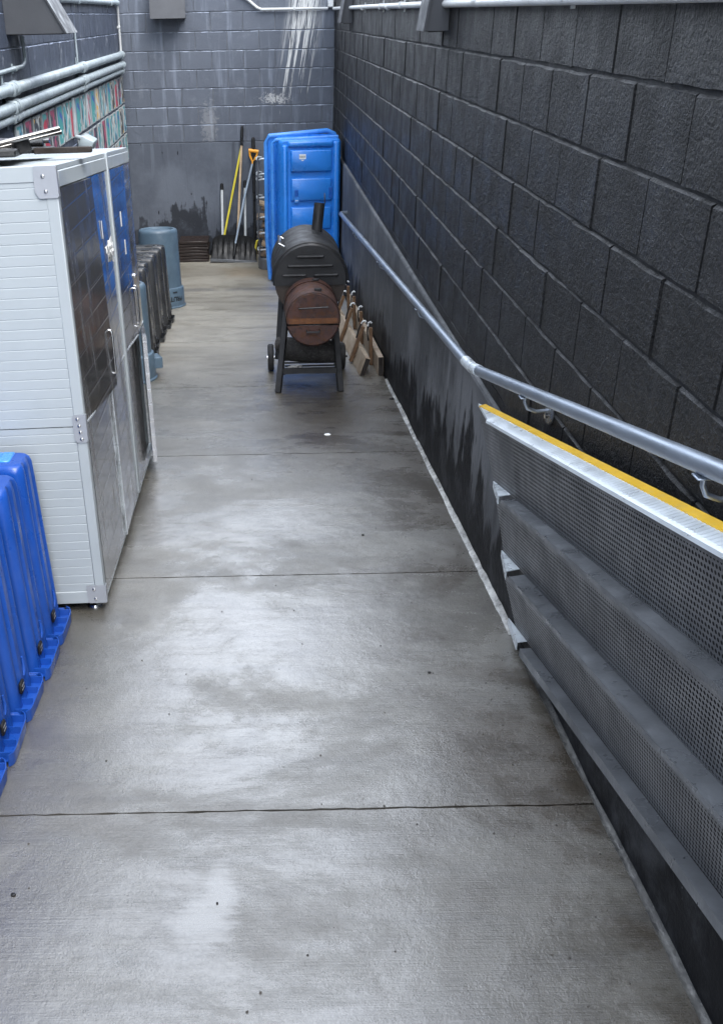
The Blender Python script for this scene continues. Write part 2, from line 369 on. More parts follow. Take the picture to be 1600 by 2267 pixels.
def mat_door():
    """stainless door skin, scuffed and partly under cloudy film; it mirrors the alley"""
    a = N('scuffed_stainless_door'); p = a.P('world')
    st = a.noise(a.vmul(p, (3, 5, .9)), 2.2, 6, .65); sc1 = a.noise(a.vmul(p, (8, 30, 5)), 3, 5, .75)
    c = a.mix(a.ramp(st, .42, .7), (.42, .425, .44), (.52, .52, .53))
    r = a.math('ADD', a.ramp(st, .45, .72, .10, .34), a.math('MULTIPLY', a.ramp(sc1, .55, .75), .2))
    wv = a.n('TexWave', wave_type='BANDS', bands_direction='Z'); a.l(p, wv.inputs['Vector'])
    wv.inputs['Scale'].default_value = 3.6; wv.inputs['Distortion'].default_value = .0
    nb = a.bump(a.ramp(wv.outputs['Fac'], .93, 1.), .35, .002)
    nb = a.bump(a.noise(p, 1.6, 2), .10, .05, nb)
    return a.fin(c, r, nb, .9, .5)
M['door'] = mat_door()

def mat_perf():
    a = N('perforated_grey_metal'); uv = a.P('uv'); u, v, _ = a.sep(uv); p = a.P()
    S = .0150
    row = a.math('FLOOR', a.math('DIVIDE', v, S)); odd = a.math('MULTIPLY', a.math('MODULO', row, 2.), .5)
    fu = a.math('SUBTRACT', a.math('FRACT', a.math('ADD', a.math('DIVIDE', u, S), odd)), .5)
    fv = a.math('SUBTRACT', a.math('FRACT', a.math('DIVIDE', v, S)), .5)
    d = a.math('SQRT', a.math('ADD', a.math('MULTIPLY', fu, fu), a.math('MULTIPLY', fv, fv)))
    hole = a.ramp(d, .29, .34, 1, 0)
    inside = a.math('MULTIPLY', a.ramp(v, .022, .024), 1.0)
    hole = a.math('MULTIPLY', hole, inside)
    n1 = a.noise(p, 6, 5, .65)
    c = a.mix(a.ramp(n1, .3, .7), (.175, .182, .192), (.12, .126, .134))
    a.fin(c, a.ramp(n1, .3, .7, .35, .5), a.bump(a.ramp(d, .28, .42), .3, .003), .5, .5)
    tr = a.n('BsdfTransparent'); mx = a.n('MixShader'); a.l(hole, mx.inputs[0])
    a.l(a.b.outputs[0], mx.inputs[1]); a.l(tr.outputs[0], mx.inputs[2]); a.l(mx.outputs[0], a.out.inputs['Surface'])
    return a.m
M['perf'] = mat_perf()

# ------------------------------------------------------------------ ground
XL, XR, YF = -1.60, .985, 12.75          # faces of the left, right and far walls
g = B(); g.poly([(-60, -60, -.35), (60, -60, -.35), (60, 60, -.35), (-60, 60, -.35)])
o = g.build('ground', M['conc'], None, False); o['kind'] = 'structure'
g = B()
for (y0, y1, dz) in ((-4, 10.73, .016), (10.73, 12.9, .016)):
    z0, z1 = (rz(y0) - dz, .936 - .0872 * 10.73 - dz) if y0 < 0 else (-dz, -dz)
    g.hexa([(-1.75, y0, z0 - .25), (1.1, y0, z0 - .25), (1.1, y1, z1 - .25), (-1.75, y1, z1 - .25), (-1.75, y0, z0), (1.1, y0, z0), (1.1, y1, z1), (-1.75, y1, z1)])
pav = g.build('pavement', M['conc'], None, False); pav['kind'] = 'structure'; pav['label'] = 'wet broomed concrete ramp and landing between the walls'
ys = [-3.5, -1.0, .5, 2.05, 3.58, 5.2, 6.75, 8.3, 9.85, 10.66]
def slab(y0, y1, zf, x1=.957):
    g = B(); e = .0036; n = 70; top = []; 
    def jag(y, k): return [(XL + (x1 - XL) * i / n, y + .0045 * (noise.noise((i * .9, y * 7 + k, 0)) + .6 * noise.noise((i * 3.7, y * 5 + k, 4)))) for i in range(n + 1)]
    a_ = jag(y0 + e, 0); b_ = jag(y1 - e, 3)
    ring = a_ + b_[::-1]
    g.rings([[(x, y, zf(y) - .03) for x, y in ring], [(x, y, zf(y)) for x, y in ring]])
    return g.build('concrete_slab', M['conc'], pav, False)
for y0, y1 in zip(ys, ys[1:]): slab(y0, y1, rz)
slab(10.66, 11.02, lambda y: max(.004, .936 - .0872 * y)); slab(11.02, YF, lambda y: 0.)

# ------------------------------------------------------------------ walls
def block_mesh(name, L, Hh, D, axis, mat, seed, sgn, chT):
    """one masonry unit: worn, weathered-back top arris on the visible face, small arrises elsewhere"""
    rnd = random.Random(seed); h, l, d = Hh / 2, L / 2, D / 2; c = .004
    # outline of the face as (along, up), and its depth; jittered so that no two blocks are alike
    def J(v): return v + rnd.uniform(-.0022, .0022)
    n = 5; face, back = [], []
    xs = [-l + 2 * l * k / n for k in range(n + 1)]
    up = [(x, J(h)) for x in xs]; dn = [(x, J(-h)) for x in xs]
    g = B(); f = sgn * d
    def V(a_, dep, z): return Vector((dep, a_, z)) if axis == 'x' else Vector((a_, dep, z))
    rows = []
    rows.append([V(x, f - sgn * .022, z) for x, z in dn]); rows.append([V(x * (1 - c / l), f, z + c) for x, z in dn])
    rows.append([V(x * (1 - c / l), f + rnd.uniform(-.001, .001), z - chT * rnd.uniform(.6, 1.2)) for x, z in up]); rows.append([V(x, f - sgn * .008, z) for x, z in up]); rows.append([V(x, f - sgn * .022, z + .001) for x, z in up])
    g.rings(rows, cap=False, closed=False)
    for e in (0, -1): g.poly([r[e] for r in rows])
    return g.mesh(name, mat, False)

COURSE = .2075; ZB = 1.408
def wall_blocks(parent, axis, face, sgn, a0, a1, L, phase, rows, mat, gap=(.005, .008), proud=.003, seed=1, skip=None, chT=.0065):
    rnd = random.Random(seed); D = .06
    full = [block_mesh('block', L - gap[0], COURSE - gap[1], D, axis, mat, seed * 10 + i, sgn, chT) for i in range(6)]
    for k in range(rows):
        z = ZB + (k + .5) * COURSE; s = phase + (0 if k % 2 == 0 else L / 2); s += math.floor((a0 - s) / L) * L
        while s < a1 - .02:
            b0, b1 = max(s, a0), min(s + L, a1); Lc = b1 - b0
            if Lc > .03 and not (skip and skip((b0 + b1) / 2, z)):
                pr = rnd.uniform(-proud, proud); cpos = face - sgn * (D / 2) + pr
                me = full[rnd.randrange(6)]; sca = Lc / L
                loc = (cpos, (b0 + b1) / 2, z) if axis == 'x' else ((b0 + b1) / 2, cpos, z)
                rot = (rnd.uniform(-.003, .003), rnd.uniform(-.003, .003), rnd.uniform(-.004, .004))
                inst('block', me, parent, loc, rot, (1, sca, 1) if axis == 'x' else (sca, 1, 1))
            s += L
# right wall
rw = thing('block_wall', 'black painted rough block wall on the right, carrying the handrail', 'wall', (0, 0, 0))
B().box(XR + .009, XR + .25, -4, YF + .3, ZB - .03, 4.1).build('wall_core', M['mortR'], rw, False)
g = B()
prof = []
NY = 60
rs = []
for i in range(NY + 1):                                       # plinth face with a slightly wavy, chipped top edge
    y = -4 + (YF + 4) * i / NY
    q = .006 * noise.noise((y * 2.1, 0, 3)); t = .012 * noise.noise((y * 1.3, 5, 0)) + .008 * noise.noise((y * 9, 5, 2))
    zb = rz(y) - .2
    rs.append([(XR - .016 + q, y, zb), (XR - .016 + q, y, 1.340 + t), (XR - .010 + q, y, 1.350 + t), (XR + .02, y, 1.358), (XR + .02, y, zb)])
g.rings(rs); g.build('plinth', M['foundR'], rw, True, ang=30)
wall_blocks(rw, 'x', XR, -1, .42, YF, .375, .045 - .1875, 8, M['blockR'], seed=3)
# the smooth bed joint course under the blocks
B().box(XR + .004, XR + .05, -4, YF, 1.36, ZB - .004).build('bed_course', M['blockR'], rw, False)
# far wall
fwl = thing('block_wall', 'grey-blue painted block wall closing the end of the alley, streaked white', 'wall', (0, 0, 0))
B().box(XL - .3, XR + .25, YF + .009, YF + .25, ZB - .02, 3.30).build('wall_core', M['mortF'], fwl, False)
B().box(XL - .3, XR + .0, YF - .004, YF + .1, -.1, ZB - .005, .003).build('plinth', M['foundF'], fwl, False)
wall_blocks(fwl, 'y', YF, -1, XL - .1, XR - .004, .385, -.692 - .1925, 9, M['blockF'], seed=5, gap=(.004, .006), proud=.002, chT=.006)
# left wall
lw = thing('block_wall', 'slate-blue painted block wall on the left, carrying the conduits and painted panels', 'wall', (0, 0, 0))
B().box(XL - .3, XL - .0075, -4, YF - .006, -.1, 4.2).build('wall_core', M['mortL'], lw, False)
wall_blocks(lw, 'x', XL, 1, 5.4, YF - .012, .40, .12, 8, M['blockL'], seed=9, gap=(.004, .006), proud=.002, chT=.006)
B().box(XL - .05, XL + .004, -4, YF - .01, -.1, ZB - .004).build('plinth', M['blockL'], lw, False)

# ------------------------------------------------------------------ sealant at the foot of the right wall
def ribbon(name, y0, y1, w0, w1, mat, zup, seed, label):
    g = B(); n = int((y1 - y0) / .03); rs = []
    for i in range(n + 1):
        y = y0 + (y1 - y0) * i / n; t = i / n
        ww = (w0 + (w1 - w0) * t) * (.8 + .5 * noise.noise((y * 3, seed, 0)) + .25 * noise.noise((y * 14, seed, 0))) + .004
        wob = .006 * noise.noise((y * 5, seed + 4, 0)); zz = rz(y) + zup * (.8 + .7 * noise.noise((y * 11, seed + 9, 0)))
        xr = XR - .012; xl = .962 - ww * .5 + wob * .6
        rs.append([(xr, y, rz(y) - .02), (xl, y, rz(y) - .012), (xl - .003, y, rz(y) + .002), ((xl + xr) / 2, y, zz), (xr, y, zz + .012)])
    g.rings(rs); return tag(g.build(name, mat, None, True, ang=60), label, 'sealant')
ribbon('sealant_strip', 3.02, 6.86, .028, .014, M['seal'], .010, 2, 'ragged pale sealant bead where the ramp meets the right wall')
M['seal_d'] = pm('dark_old_sealant', (.085, .085, .08), .4, 0., c2=(.03, .03, .03), vs=13, dirt=.5, dirtc=(.2, .2, .19), bump=.8, bs=45)
ribbon('sealant_strip', .6, 2.98, .012, .02, M['seal_d'], .004, 5, 'thin dark old sealant along the wall foot below the perforated steps')

# ------------------------------------------------------------------ handrail
hr = thing('handrail', 'brushed steel tube handrail bolted along the black wall', 'handrail', (.893, 3.79, rz(3.79)))
def R_(p): return (p[0] - .893, p[1] - 3.79, p[2] - rz(3.79))
rp = [(.893, y, z) for y, z in ((10.3, .945), (7.0, 1.22), (3.95, 1.474), (3.79, 1.494), (3.63, 1.531), (2.2, 1.884), (.5, 2.303))]
B().tube([R_(p) for p in rp], .0215, 20).build('tube', M['steel'], hr)
B().tube([R_(p) for p in ((.893, 3.93, 1.4765), (.893, 3.79, 1.494), (.893, 3.68, 1.5195))], .0236, 20).build('weld_collar', M['alu'], hr)
B().tube([R_(p) for p in ((.893, 10.29, .946), (.91, 10.36, .94), (.98, 10.38, .94))], .023, 14).build('end_return', M['steel'], hr)
def bracket(y, z):
    g = B(); X0 = XR - .02 if z < 1.34 else XR
    g.lathe([(.041, 0), (.041, .004), (.035, .009), (.0, .010)], 24, Matrix.Translation(R_((X0, y, z - .085))) @ Euler((0, -math.pi / 2, 0)).to_matrix().to_4x4())
    b = g.build('wall_flange', M['alu_d'], hr)
    g = B(); g.lathe([(.010, 0), (.010, .008), (.0, .009)], 6, Matrix.Translation(R_((X0 - .009, y, z - .095))) @ Euler((0, -math.pi / 2, 0)).to_matrix().to_4x4()); g.build('bolt', M['chrome'], b)
    g = B(); g.tube([R_(p) for p in ((X0 - .006, y, z - .075), (.935, y, z - .078), (.905, y, z - .066), (.894, y, z - .045), (.893, y, z - .02))], [.0065, .0065, .0065, .006, .006], 10)
    g.box(-.02, .02, -.016, .016, -.0275, -.0225, .002, 1, Matrix.Translation(R_((.893, y, z)))); g.build('arm', M['steel'], b)
for y in (3.0, 1.72): bracket(y, 1.494 + (3.79 - y) * .2458)
for y in (5.2, 7.0, 8.8): bracket(y, 1.494 - (y - 3.79) * .0843)

# ------------------------------------------------------------------ perforated metal steps lying along the wall
su = thing('metal_step_unit', 'grey perforated metal step unit with yellow top strip leaning along the wall', 'metal steps', (.92, 2.96, rz(2.96)))
def S_(X, c, Y): return Vector((X - .92, Y - 2.96, c - .26 * Y - rz(2.96)))
YN = .45
def panel(XT, cT, yT, XB, cB, yB):
    a_, b_, c_, d_ = S_(XT, cT, yT), S_(XT, cT, YN), S_(XB, cB, YN), S_(XB, cB, yB)
    nn = (b_ - a_).cross(d_ - a_).normalized(); nn = -nn if nn.x > 0 else nn
    g = B(); u_ = (b_ - a_).normalized(); vv = (d_ - a_); vv = (vv - u_ * vv.dot(u_)).normalized()
    N_ = 24; prev = None                                      # thin pressed sheet, faintly dished
    for i in range(N_ + 1):
        t = i / N_; bow = nn * (.0022 * noise.noise((t * 5, XT * 9, cT)))
        cur = [g.bm.verts.new(a_.lerp(b_, t)), g.bm.verts.new(a_.lerp(b_, t).lerp(d_.lerp(c_, t), .5) + bow), g.bm.verts.new(d_.lerp(c_, t))]
        if prev: g.bm.faces.new((prev[0], cur[0], cur[1], prev[1])); g.bm.faces.new((prev[1], cur[1], cur[2], prev[2]))
        prev = cur
    uvl = g.bm.loops.layers.uv.new('UVMap')
    for f in g.bm.faces:
        for lp in f.loops:
            q = lp.vert.co - a_; lp[uvl].uv = (q.dot(u_) + 5, q.dot(vv))
    return g.build('perforated_panel', M['perf'], su, True)
lines = [(.88, 2.295, 3.43), (.882, 2.028, 3.08), (.890, 1.762, 2.90), (.925, 1.498, 2.78)]     # front edges
backs = [(.928, 2.034, 3.40), (.940, 1.772, 3.20), (.962, 1.502, 3.00)]                        # panel feet
for i in range(3):
    X0, c0, y0 = lines[i]; Xb, cb, yb = backs[i]
    panel(X0 + .004, c0 - (.0135 if i else .0), y0 + .12, Xb, cb, yb)
    # ledge of the next step: top sheet and turned-down lip
    Xf, cf, yf = lines[i + 1]
    g = B(); yl = yf + .02
    g.hexa([S_(Xf, cf - .004, yl), S_(Xf, cf - .004, YN), S_(Xb + .012, cb - .004, YN), S_(Xb + .012, cb - .004, yl),
            S_(Xf, cf, yl), S_(Xf, cf, YN), S_(Xb + .012, cb, YN), S_(Xb + .012, cb, yl)])
    lg = g.build('step_ledge', M['alu_d'], su, False)
    g = B(); dl = .012 if i < 2 else .030
    g.hexa([S_(Xf - .004, cf - dl, yl), S_(Xf - .004, cf - dl, YN), S_(Xf, cf - dl, YN), S_(Xf, cf - dl, yl),
            S_(Xf - .004, cf + .002, yl), S_(Xf - .004, cf + .002, YN), S_(Xf, cf + .002, YN), S_(Xf, cf + .002, yl)])
    g.build('lip', M['alu_d'], lg, False)
    # bright triangular end gusset beyond a dark slot
    g = B(); ya, yb2 = yl + .30, yl + .055; t = .003
    tri = [S_(Xb, cb + .004, ya), S_(Xf + .004, cf + .004, yb2), S_(Xb, cb + .004, yb2)]
    g.rings([[p - Vector((0, 0, t)) for p in tri], tri]); 
    g.rings([[S_(Xf - .0, cf - .03, yb2), S_(Xb - .004, cb - .02, ya), S_(Xb, cb - .02, ya), S_(Xf + .004, cf - .03, yb2)], [S_(Xf, cf + .004, yb2), S_(Xb - .004, cb + .004, ya), S_(Xb, cb + .004, ya), S_(Xf + .004, cf + .004, yb2)]])
    g.build('end_gusset', M['alu'], su, False)
# top tread: ridged bright sheet, with rounded front nose and yellow strip
X0, c0, y0 = lines[0]
g = B(); n = 150; rs = []
for i in range(n * 2 + 1):
    y = y0 + (YN - y0) * i / (n * 2); h = .0016 if i % 2 else 0
    rs.append([S_(.934, 2.318 - .006, y), S_(.884, 2.300 - .006, y), S_(.878, 2.286, y), S_(.879, 2.297, y), S_(.886, 2.3015, y), S_(.888, 2.3018 + h, y), S_(.926, 2.3152 + h, y), S_(.934, 2.318, y)])
g.rings(rs); tt = g.build('top_tread', M['tread'], su, False)
g = B(); g.hexa([S_(.934, 2.306, y0), S_(.884, 2.29, y0), S_(.934, 2.306, y0 + .37), S_(.936, 2.306, y0 + .37), S_(.934, 2.318, y0), S_(.884, 2.301, y0), S_(.934, 2.318, y0 + .37), S_(.936, 2.318, y0 + .37)])
g.build('slanted_end', M['tread'], su, False)
g = B(); n = 90; rs = []
for i in range(n + 1):
    y = y0 + .30 + (YN - y0 - .30) * i / n
    e = .0 + (.006 * max(0, noise.noise((y * 14, 1, 0)) - .15)) 
    xi = .9215 + e
    rs.append([S_(xi, 2.309, y), S_(.947, 2.318, y), S_(.947, 2.3235, y), S_(xi, 2.3172, y)])
g.rings(rs); g.build('yellow_strip', M['yellow'], su, False)
g = B(); g.hexa([S_(.962, 1.47, 2.9), S_(.962, 1.47, YN), S_(.966, 1.47, YN), S_(.966, 1.47, 2.9), S_(.944, 2.305, 3.3), S_(.944, 2.305, YN), S_(.948, 2.305, YN), S_(.948, 2.305, 3.3)])  # unseen black sheet added behind the panels so the holes look dark
g.build('dark_backing', M['rubber'], su, False)

# ------------------------------------------------------------------ wall-pack lamps
def wallpack(name, label, face_axis, wall, sgn, c, halfw, dep_b, dep_t, z0, h):
    o = thing('wall_lamp', label, 'wall lamp', (wall, c, z0) if face_axis == 'x' else (c, wall, z0), group='wall lamps above the alley')
    pts = [(0, 0), (sgn * dep_b, 0), (sgn * dep_b, .012), (sgn * dep_t, h), (0, h)]
    g = B()
    if face_axis == 'x': g.prism(pts, 'y', -halfw, halfw)
    else: g.prism(pts, 'x', -halfw, halfw)
    g.build('housing', M['fixture'], o, False)
    g = B(); d = dep_b
    a0, a1 = sorted((sgn * .02, sgn * (d - .02)))
    if face_axis == 'x': g.box(a0, a1, -halfw + .02, halfw - .02, -.006, .004)
    else: g.box(-halfw + .02, halfw - .02, a0, a1, -.006, .004)
    g.build('lens', M['black_pl'], o, False)
    g = B()
    if face_axis == 'x': g.prism([(sgn * dep_b, .0), (sgn * (dep_b + .012), .0), (sgn * (dep_t + .012), h), (sgn * dep_t, h)], 'y', -halfw - .012, halfw + .012)
    else: g.prism([(sgn * dep_b, .0), (sgn * (dep_b + .012), .0), (sgn * (dep_t + .012), h), (sgn * dep_t, h)], 'x', -halfw - .012, halfw + .012)
    g.build('hood', M['fixture'], o, False)
    return o
wallpack('l', 'grey wedge lamp on the left wall above the white cabinet', 'x', XL, 1, 7.12, .20, .385, .22, 2.735, .30)
wallpack('f', 'grey wedge lamp on the far wall', 'y', YF, -1, -.985, .195, .26, .15, 2.80, .36)
wallpack('r', 'small grey wedge lamp on the black wall, nearer of the two', 'x', XR, -1, 5.46, .11, .115, .075, 2.732, .26)
wallpack('r2', 'small grey wedge lamp on the black wall near the far corner', 'x', XR, -1, 10.68, .17, .105, .06, 2.732, .26)

# ------------------------------------------------------------------ conduits
def pipe(name, pts, r, mat, label, cat='conduit', clips=(), cm=None, coup=(), group=None):
    b0 = Vector(pts[0]); o = thing(name, label, cat, b0, group=group)
    P_ = [Vector(p) - b0 for p in pts]
    B().tube(P_, r, 14).build('tube', mat, o)
    for c in coup:
        q, d = Vector(c[0]) - b0, Vector(c[1]).normalized()
        B().tube([q - d * .045, q - d * .02, q + d * .02, q + d * .045], [r * 1.12, r * 1.3, r * 1.3, r * 1.12], 14).build('coupling', cm or mat, o)
    for c in clips:
        q = Vector(c[0]) - b0; n_ = Vector(c[1]).normalized(); t_ = Vector(c[2]).normalized(); s_ = n_.cross(t_)
        g = B(); A = Matrix((t_, s_, n_)).transposed().to_4x4(); A.translation = q
        g.box(-.014, .014, -r * 2.3, r * 2.3, -r - .006, -r + .001, 0, 1, A); g.box(-.013, .013, -r * 1.2, r * 1.2, -r, r * 1.16, r * .3, 1, A)
        g.build('clip', cm or mat, o)
    return o
for z, r, lab in ((2.425, .036, 'topmost of the three thick pale conduits along the left wall'), (2.318, .036, 'middle of the three thick pale conduits along the left wall'), (2.252, .027, 'lowest of the three thick pale conduits along the left wall')):
    xx = XL + r + .012
    pipe('wall_conduit', [(xx, 5.2, z - .002), (xx, 12.55, z + .004), (xx - .03, 12.68, z + .004)], r, M['pvc'], lab,
         clips=[((xx, y, z), (1, 0, 0), (0, 1, 0)) for y in (6.6, 9.45)], coup=[((xx, y, z), (0, 1, 0)) for y in (6.75, 9.6, 12.4)], group='pale conduits on the left wall')
pipe('wall_conduit', [(XL + .03, 7.6, 2.955), (XL + .03, 9.6, 2.965), (XL + .03, 12.62, 2.972)], .026, M['pvc'], 'pale conduit highest on the left wall, reaching the far corner',
     clips=[((XL + .03, y, 2.965), (1, 0, 0), (0, 1, 0)) for y in (9.7, 11.9)], coup=[((XL + .03, 12.5, 2.971), (0, 1, 0))], group='pale conduits on the left wall')
pipe('wall_conduit', [(XL + .022, 12.6, 2.965), (XL + .022, 12.63, 2.90), (XL + .022, 12.63, 2.46)], .014, M['white_pipe'], 'thin white vertical conduit in the far left corner', clips=[((XL + .022, 12.63, 2.72), (1, 0, 0), (0, 0, 1))])
pipe('wall_conduit', [(XL + .02, 7.28, 2.72), (XL + .02, 7.30, 2.60), (XL + .02, 7.27, 2.555), (XL + .02, 7.18, 2.535), (XL + .02, 6.0, 2.52), (XL + .02, 5.4, 2.518)], .013, M['pvc'], 'thin conduit dropping from the left wall lamp and turning towards the camera',
     clips=[((XL + .02, 6.95, 2.531), (1, 0, 0), (0, 1, 0))])
pipe('wall_conduit', [(XL + .012, 9.52, 2.72), (XL + .012, 9.52, 2.47)], .009, M['pvc'], 'thin vertical cable on the left wall above the conduits')
pipe('wall_conduit', [(.965, 12.70, 2.868), (.962, 9.0, 2.862), (.962, 2.0, 2.842), (.962, .3, 2.838)], .017, M['white_pipe'], 'white conduit running along the top of the black wall',
     clips=[((.962, y, 2.858), (-1, 0, 0), (0, 1, 0)) for y in (9.3, 8.0, 6.9, 3.28)], coup=[((.962, y, 2.853), (0, 1, 0)) for y in (7.6, 4.6)])
pipe('wall_conduit', [(-.16, YF - .03, 3.06), (-.03, YF - .03, 2.965), (.06, YF - .03, 2.895), (.11, YF - .03, 2.874), (.9, YF - .03, 2.872)], .016, M['white_pipe'], 'white conduit on the far wall bending up to the left',
     clips=[((.5, YF - .03, 2.873), (0, -1, 0), (1, 0, 0))])
jb = thing('junction_box', 'small white junction box in the far right corner', 'electrical box', (.93, YF - .05, 2.88))
B().box(-.035, .035, -.03, .045, 0, .10, .006).build('box', M['white_pipe'], jb)
B().box(-.028, .028, -.036, -.031, .01, .09, .002).build('cover', M['paper'], jb)

# flood lamp low on the left wall with its drop conduit
fl = thing('flood_lamp', 'pale grey flood lamp under the conduits, above the cabinet', 'flood lamp', (XL + .0, 8.95, 1.85))
B().tube([(.025, 0, .06), (.025, .02, .2), (.022, .02, .36)], .018, 10).build('stem', M['pvc'], fl)
g = B(); g.box(-.06, .06, -.13, .13, -.05, .045, .015, 2, Matrix.Translation((.13, 0, .0)) @ Euler((0, rad(28), 0)).to_matrix().to_4x4()); g.build('head', M['pvc'], fl)
g = B(); g.box(-.05, .05, -.115, .115, -.057, -.046, .004, 1, Matrix.Translation((.13, 0, .0)) @ Euler((0, rad(28), 0)).to_matrix().to_4x4()); g.build('lens', M['black_pl'], fl)
B().tube([(.02, .0, .05), (.09, 0, .03)], .02, 10).build('knuckle', M['pvc'], fl)

# ------------------------------------------------------------------ painted panels on the left wall
def mat_art(i):
    r = random.Random(40 + i); a = N('abstract_panel_paint'); p = a.P('obj')
    pal = [(.48, .55, .56), (.42, .03, .06), (.03, .08, .34), (.58, .34, .05), (.05, .28, .28), (.03, .035, .045), (.50, .52, .50), (.02, .03, .05), (.09, .34, .46), (.36, .06, .12), (.05, .06, .10)]
    cs = [pal[(i * 3 + k * r.choice((1, 2, 3))) % len(pal)] for k in range(4)]
    off = a.n('VectorMath', operation='ADD'); a.l(p, off.inputs[0]); off.inputs[1].default_value = (i * 3.7, i * 1.9, i * .7); q = off.outputs[0]
    n1 = a.noise(q, 3.6, 1, .4, 1.2); n2 = a.noise(q, 5.5, 2, .4, 1.6)
    c = a.mix(a.ramp(n1, .47, .50), cs[0], cs[1]); c = a.mix(a.ramp(n2, .53, .56), c, cs[2]); c = a.mix(a.ramp(a.noise(q, 8, 1, .5, 1), .58, .60), c, cs[3])
    x, y, z = a.sep(p)
    e = a.math('MAXIMUM', a.math('DIVIDE', a.math('ABSOLUTE', y), .13), a.math('DIVIDE', a.math('ABSOLUTE', z), .145))
    c = a.mix(a.ramp(e, .95, .97), c, (.30, .33, .34))
    c = a.mix(.04, c, (.40, .45, .48))
    return a.fin(c, .45, None, 0., .4)
art = [mat_art(i) for i in range(10)]
pme = [B().box(0, .012, -.138, .138, -.152, .152, .002).mesh('painted_panel', art[i], False) for i in range(10)]
rowname = ['top', 'second', 'third']
cnt = 0
for row, (zc, y_from) in enumerate(((2.045, 6.6), (1.715, 9.0), (1.39, 11.3))):
    y = 12.55; j = 0
    while y > y_from:
        me = pme[(cnt * 7 + row * 3 + random.randrange(3)) % 10]
        o = bpy.data.objects.new('painted_panel', me); col.objects.link(o); o.location = (XL + .003, y, zc + random.uniform(-.004, .004)); o.rotation_euler = (random.uniform(-.01, .01), 0, 0)
        o.scale = (1, random.uniform(.72, .98), 1)
        nth = ['first', 'second', 'third', 'fourth', 'fifth', 'sixth', 'seventh', 'eighth', 'ninth', 'tenth', 'eleventh', 'twelfth', 'thirteenth', 'fourteenth', 'fifteenth', 'sixteenth', 'seventeenth', 'eighteenth', 'nineteenth', 'twentieth', 'twenty-first', 'twenty-second'][j]
        tag(o, f'{nth} bright abstract panel from the far corner, {rowname[row]} row on left wall', 'painted panel', 'painted panels on the left wall')
        y -= .298; j += 1; cnt += 1

# ------------------------------------------------------------------ white cabinet
cb = thing('storage_cabinet', 'tall white ribbed cabinet with stainless double doors on small feet', 'cabinet', (-.642, 3.275, rz(3.275)), (-SL, rad(-1.4), 0))
CW, CL, CH, F0 = 1.0, 1.97, 1.735, .045          # width (to the left), length, height, foot height
def ribbed(z0, z1):
    pts = []; z = z0; pitch = .0375
    out = [(0.0, z0)]
    while z + pitch < z1 - .012:
        out += [(0, z + pitch - .0045), (.0016, z + pitch - .002), (0, z + pitch)]; z += pitch
    out += [(0, z1), (.03, z1), (.03, z0)]
    return out
SPLIT = .80
for z0, z1 in ((F0 + .055, SPLIT - .002), (SPLIT + .002, CH - .055)):
    B().prism(ribbed(z0, z1), 'x', -CW, -.042).build('ribbed_panel', M['white_panel'], cb, False)
B().box(-.042, -.001, -.002, .03, F0 + .05, CH - .055, .003).build('corner_post', M['white_panel'], cb)
B().box(-CW, -.001, -.003, .03, CH - .055, CH, .003).build('top_rail', M['white_panel'], cb)
B().box(-CW, -.001, -.003, .03, F0, F0 + .055, .003).build('bottom_rail', M['white_panel'], cb)
B().box(-CW, -.002, .031, CL, CH - .02, CH - .001, .002).build('top_panel', M['white_panel'], cb)
B().box(-CW, -CW + .03, .031, CL, F0, CH - .021).build('back_panel', M['white_panel'], cb)
B().box(-CW, -.03, CL - .03, CL, F0, CH - .021).build('end_panel', M['white_panel'], cb)
B().box(-CW + .03, -.03, .031, CL - .03, F0 + .02, F0 + .04).build('floor_panel', M['alu_d'], cb)
B().box(-.03, .003, .031, CL, CH - .075, CH - .0205, .003).build('door_head', M['white_panel'], cb)
B().box(-.05, -.006, .031, CL, F0 - .004, F0 + .03, .004).build('sill', M['alu'], cb)
PY = 1.145
B().box(-.03, .009, PY, PY + .042, F0 + .03, CH - .0, .003).build('centre_post', M['white_panel'], cb)
def door(y0, y1, z0, z1, hinge, ang, twist=0., name='door'):
    """door leaf hung on the hinge edge; ang opens it outward (+x)"""
    d = bpy.data.objects.new(name, None); 
    g = B(); ww = y1 - y0; s = 1 if hinge == y0 else -1
    a, b = sorted((0, s * ww))
    n = 8; rs = []
    for i in range(n + 1):
        z = z0 + (z1 - z0) * i / n; tw = twist * (i / n - .5) * s
        rs.append([(0, a, z), (.022, a, z), (.022 + (tw if s < 0 else tw), b, z), (0 + tw, b, z)] if s > 0 else [(tw, a, z), (.022 + tw, a, z), (.022, b, z), (0, b, z)])
    g.rings(rs)
    return g.build(name, M['door'], cb, True, loc=(-.022, hinge, 0), rot=(0, 0, -s * ang), ang=30)
zt0, zt1, zl0, zl1 = SPLIT + .003, CH - .078, F0 + .034, SPLIT - .003
d1 = door(.036, .60, zt0, zt1, .036, rad(3.0), -.02); d2 = door(.606, PY - .003, zt0, zt1, PY - .003, rad(.5), .02)
d3 = door(.036, .60, zl0, zl1, .036, rad(.3)); d4 = door(.606, PY - .003, zl0, zl1, PY - .003, rad(1.2))
d5 = door(PY + .046, 1.60, zt0, zt1, PY + .046, rad(2.4)); d6 = door(1.606, CL - .004, zt0, zt1, CL - .004, rad(1.6), .015)
d7 = door(PY + .046, 1.60, zl0, zl1, PY + .046, rad(.3)); d8 = door(1.606, CL - .004, zl0, zl1, CL - .004, rad(9))
def dstrip(d, ya, yb, z, mat='alu'):
    B().box(.0225, .0245, min(ya, yb), max(ya, yb), z - .004, z + .004).build('edge_trim', M[mat], d, False)
for d, w_ in ((d1, .56), (d2, -.53), (d5, .40), (d6, -.35)): dstrip(d, .004 * (1 if w_ > 0 else -1), w_, zt0 + .004)
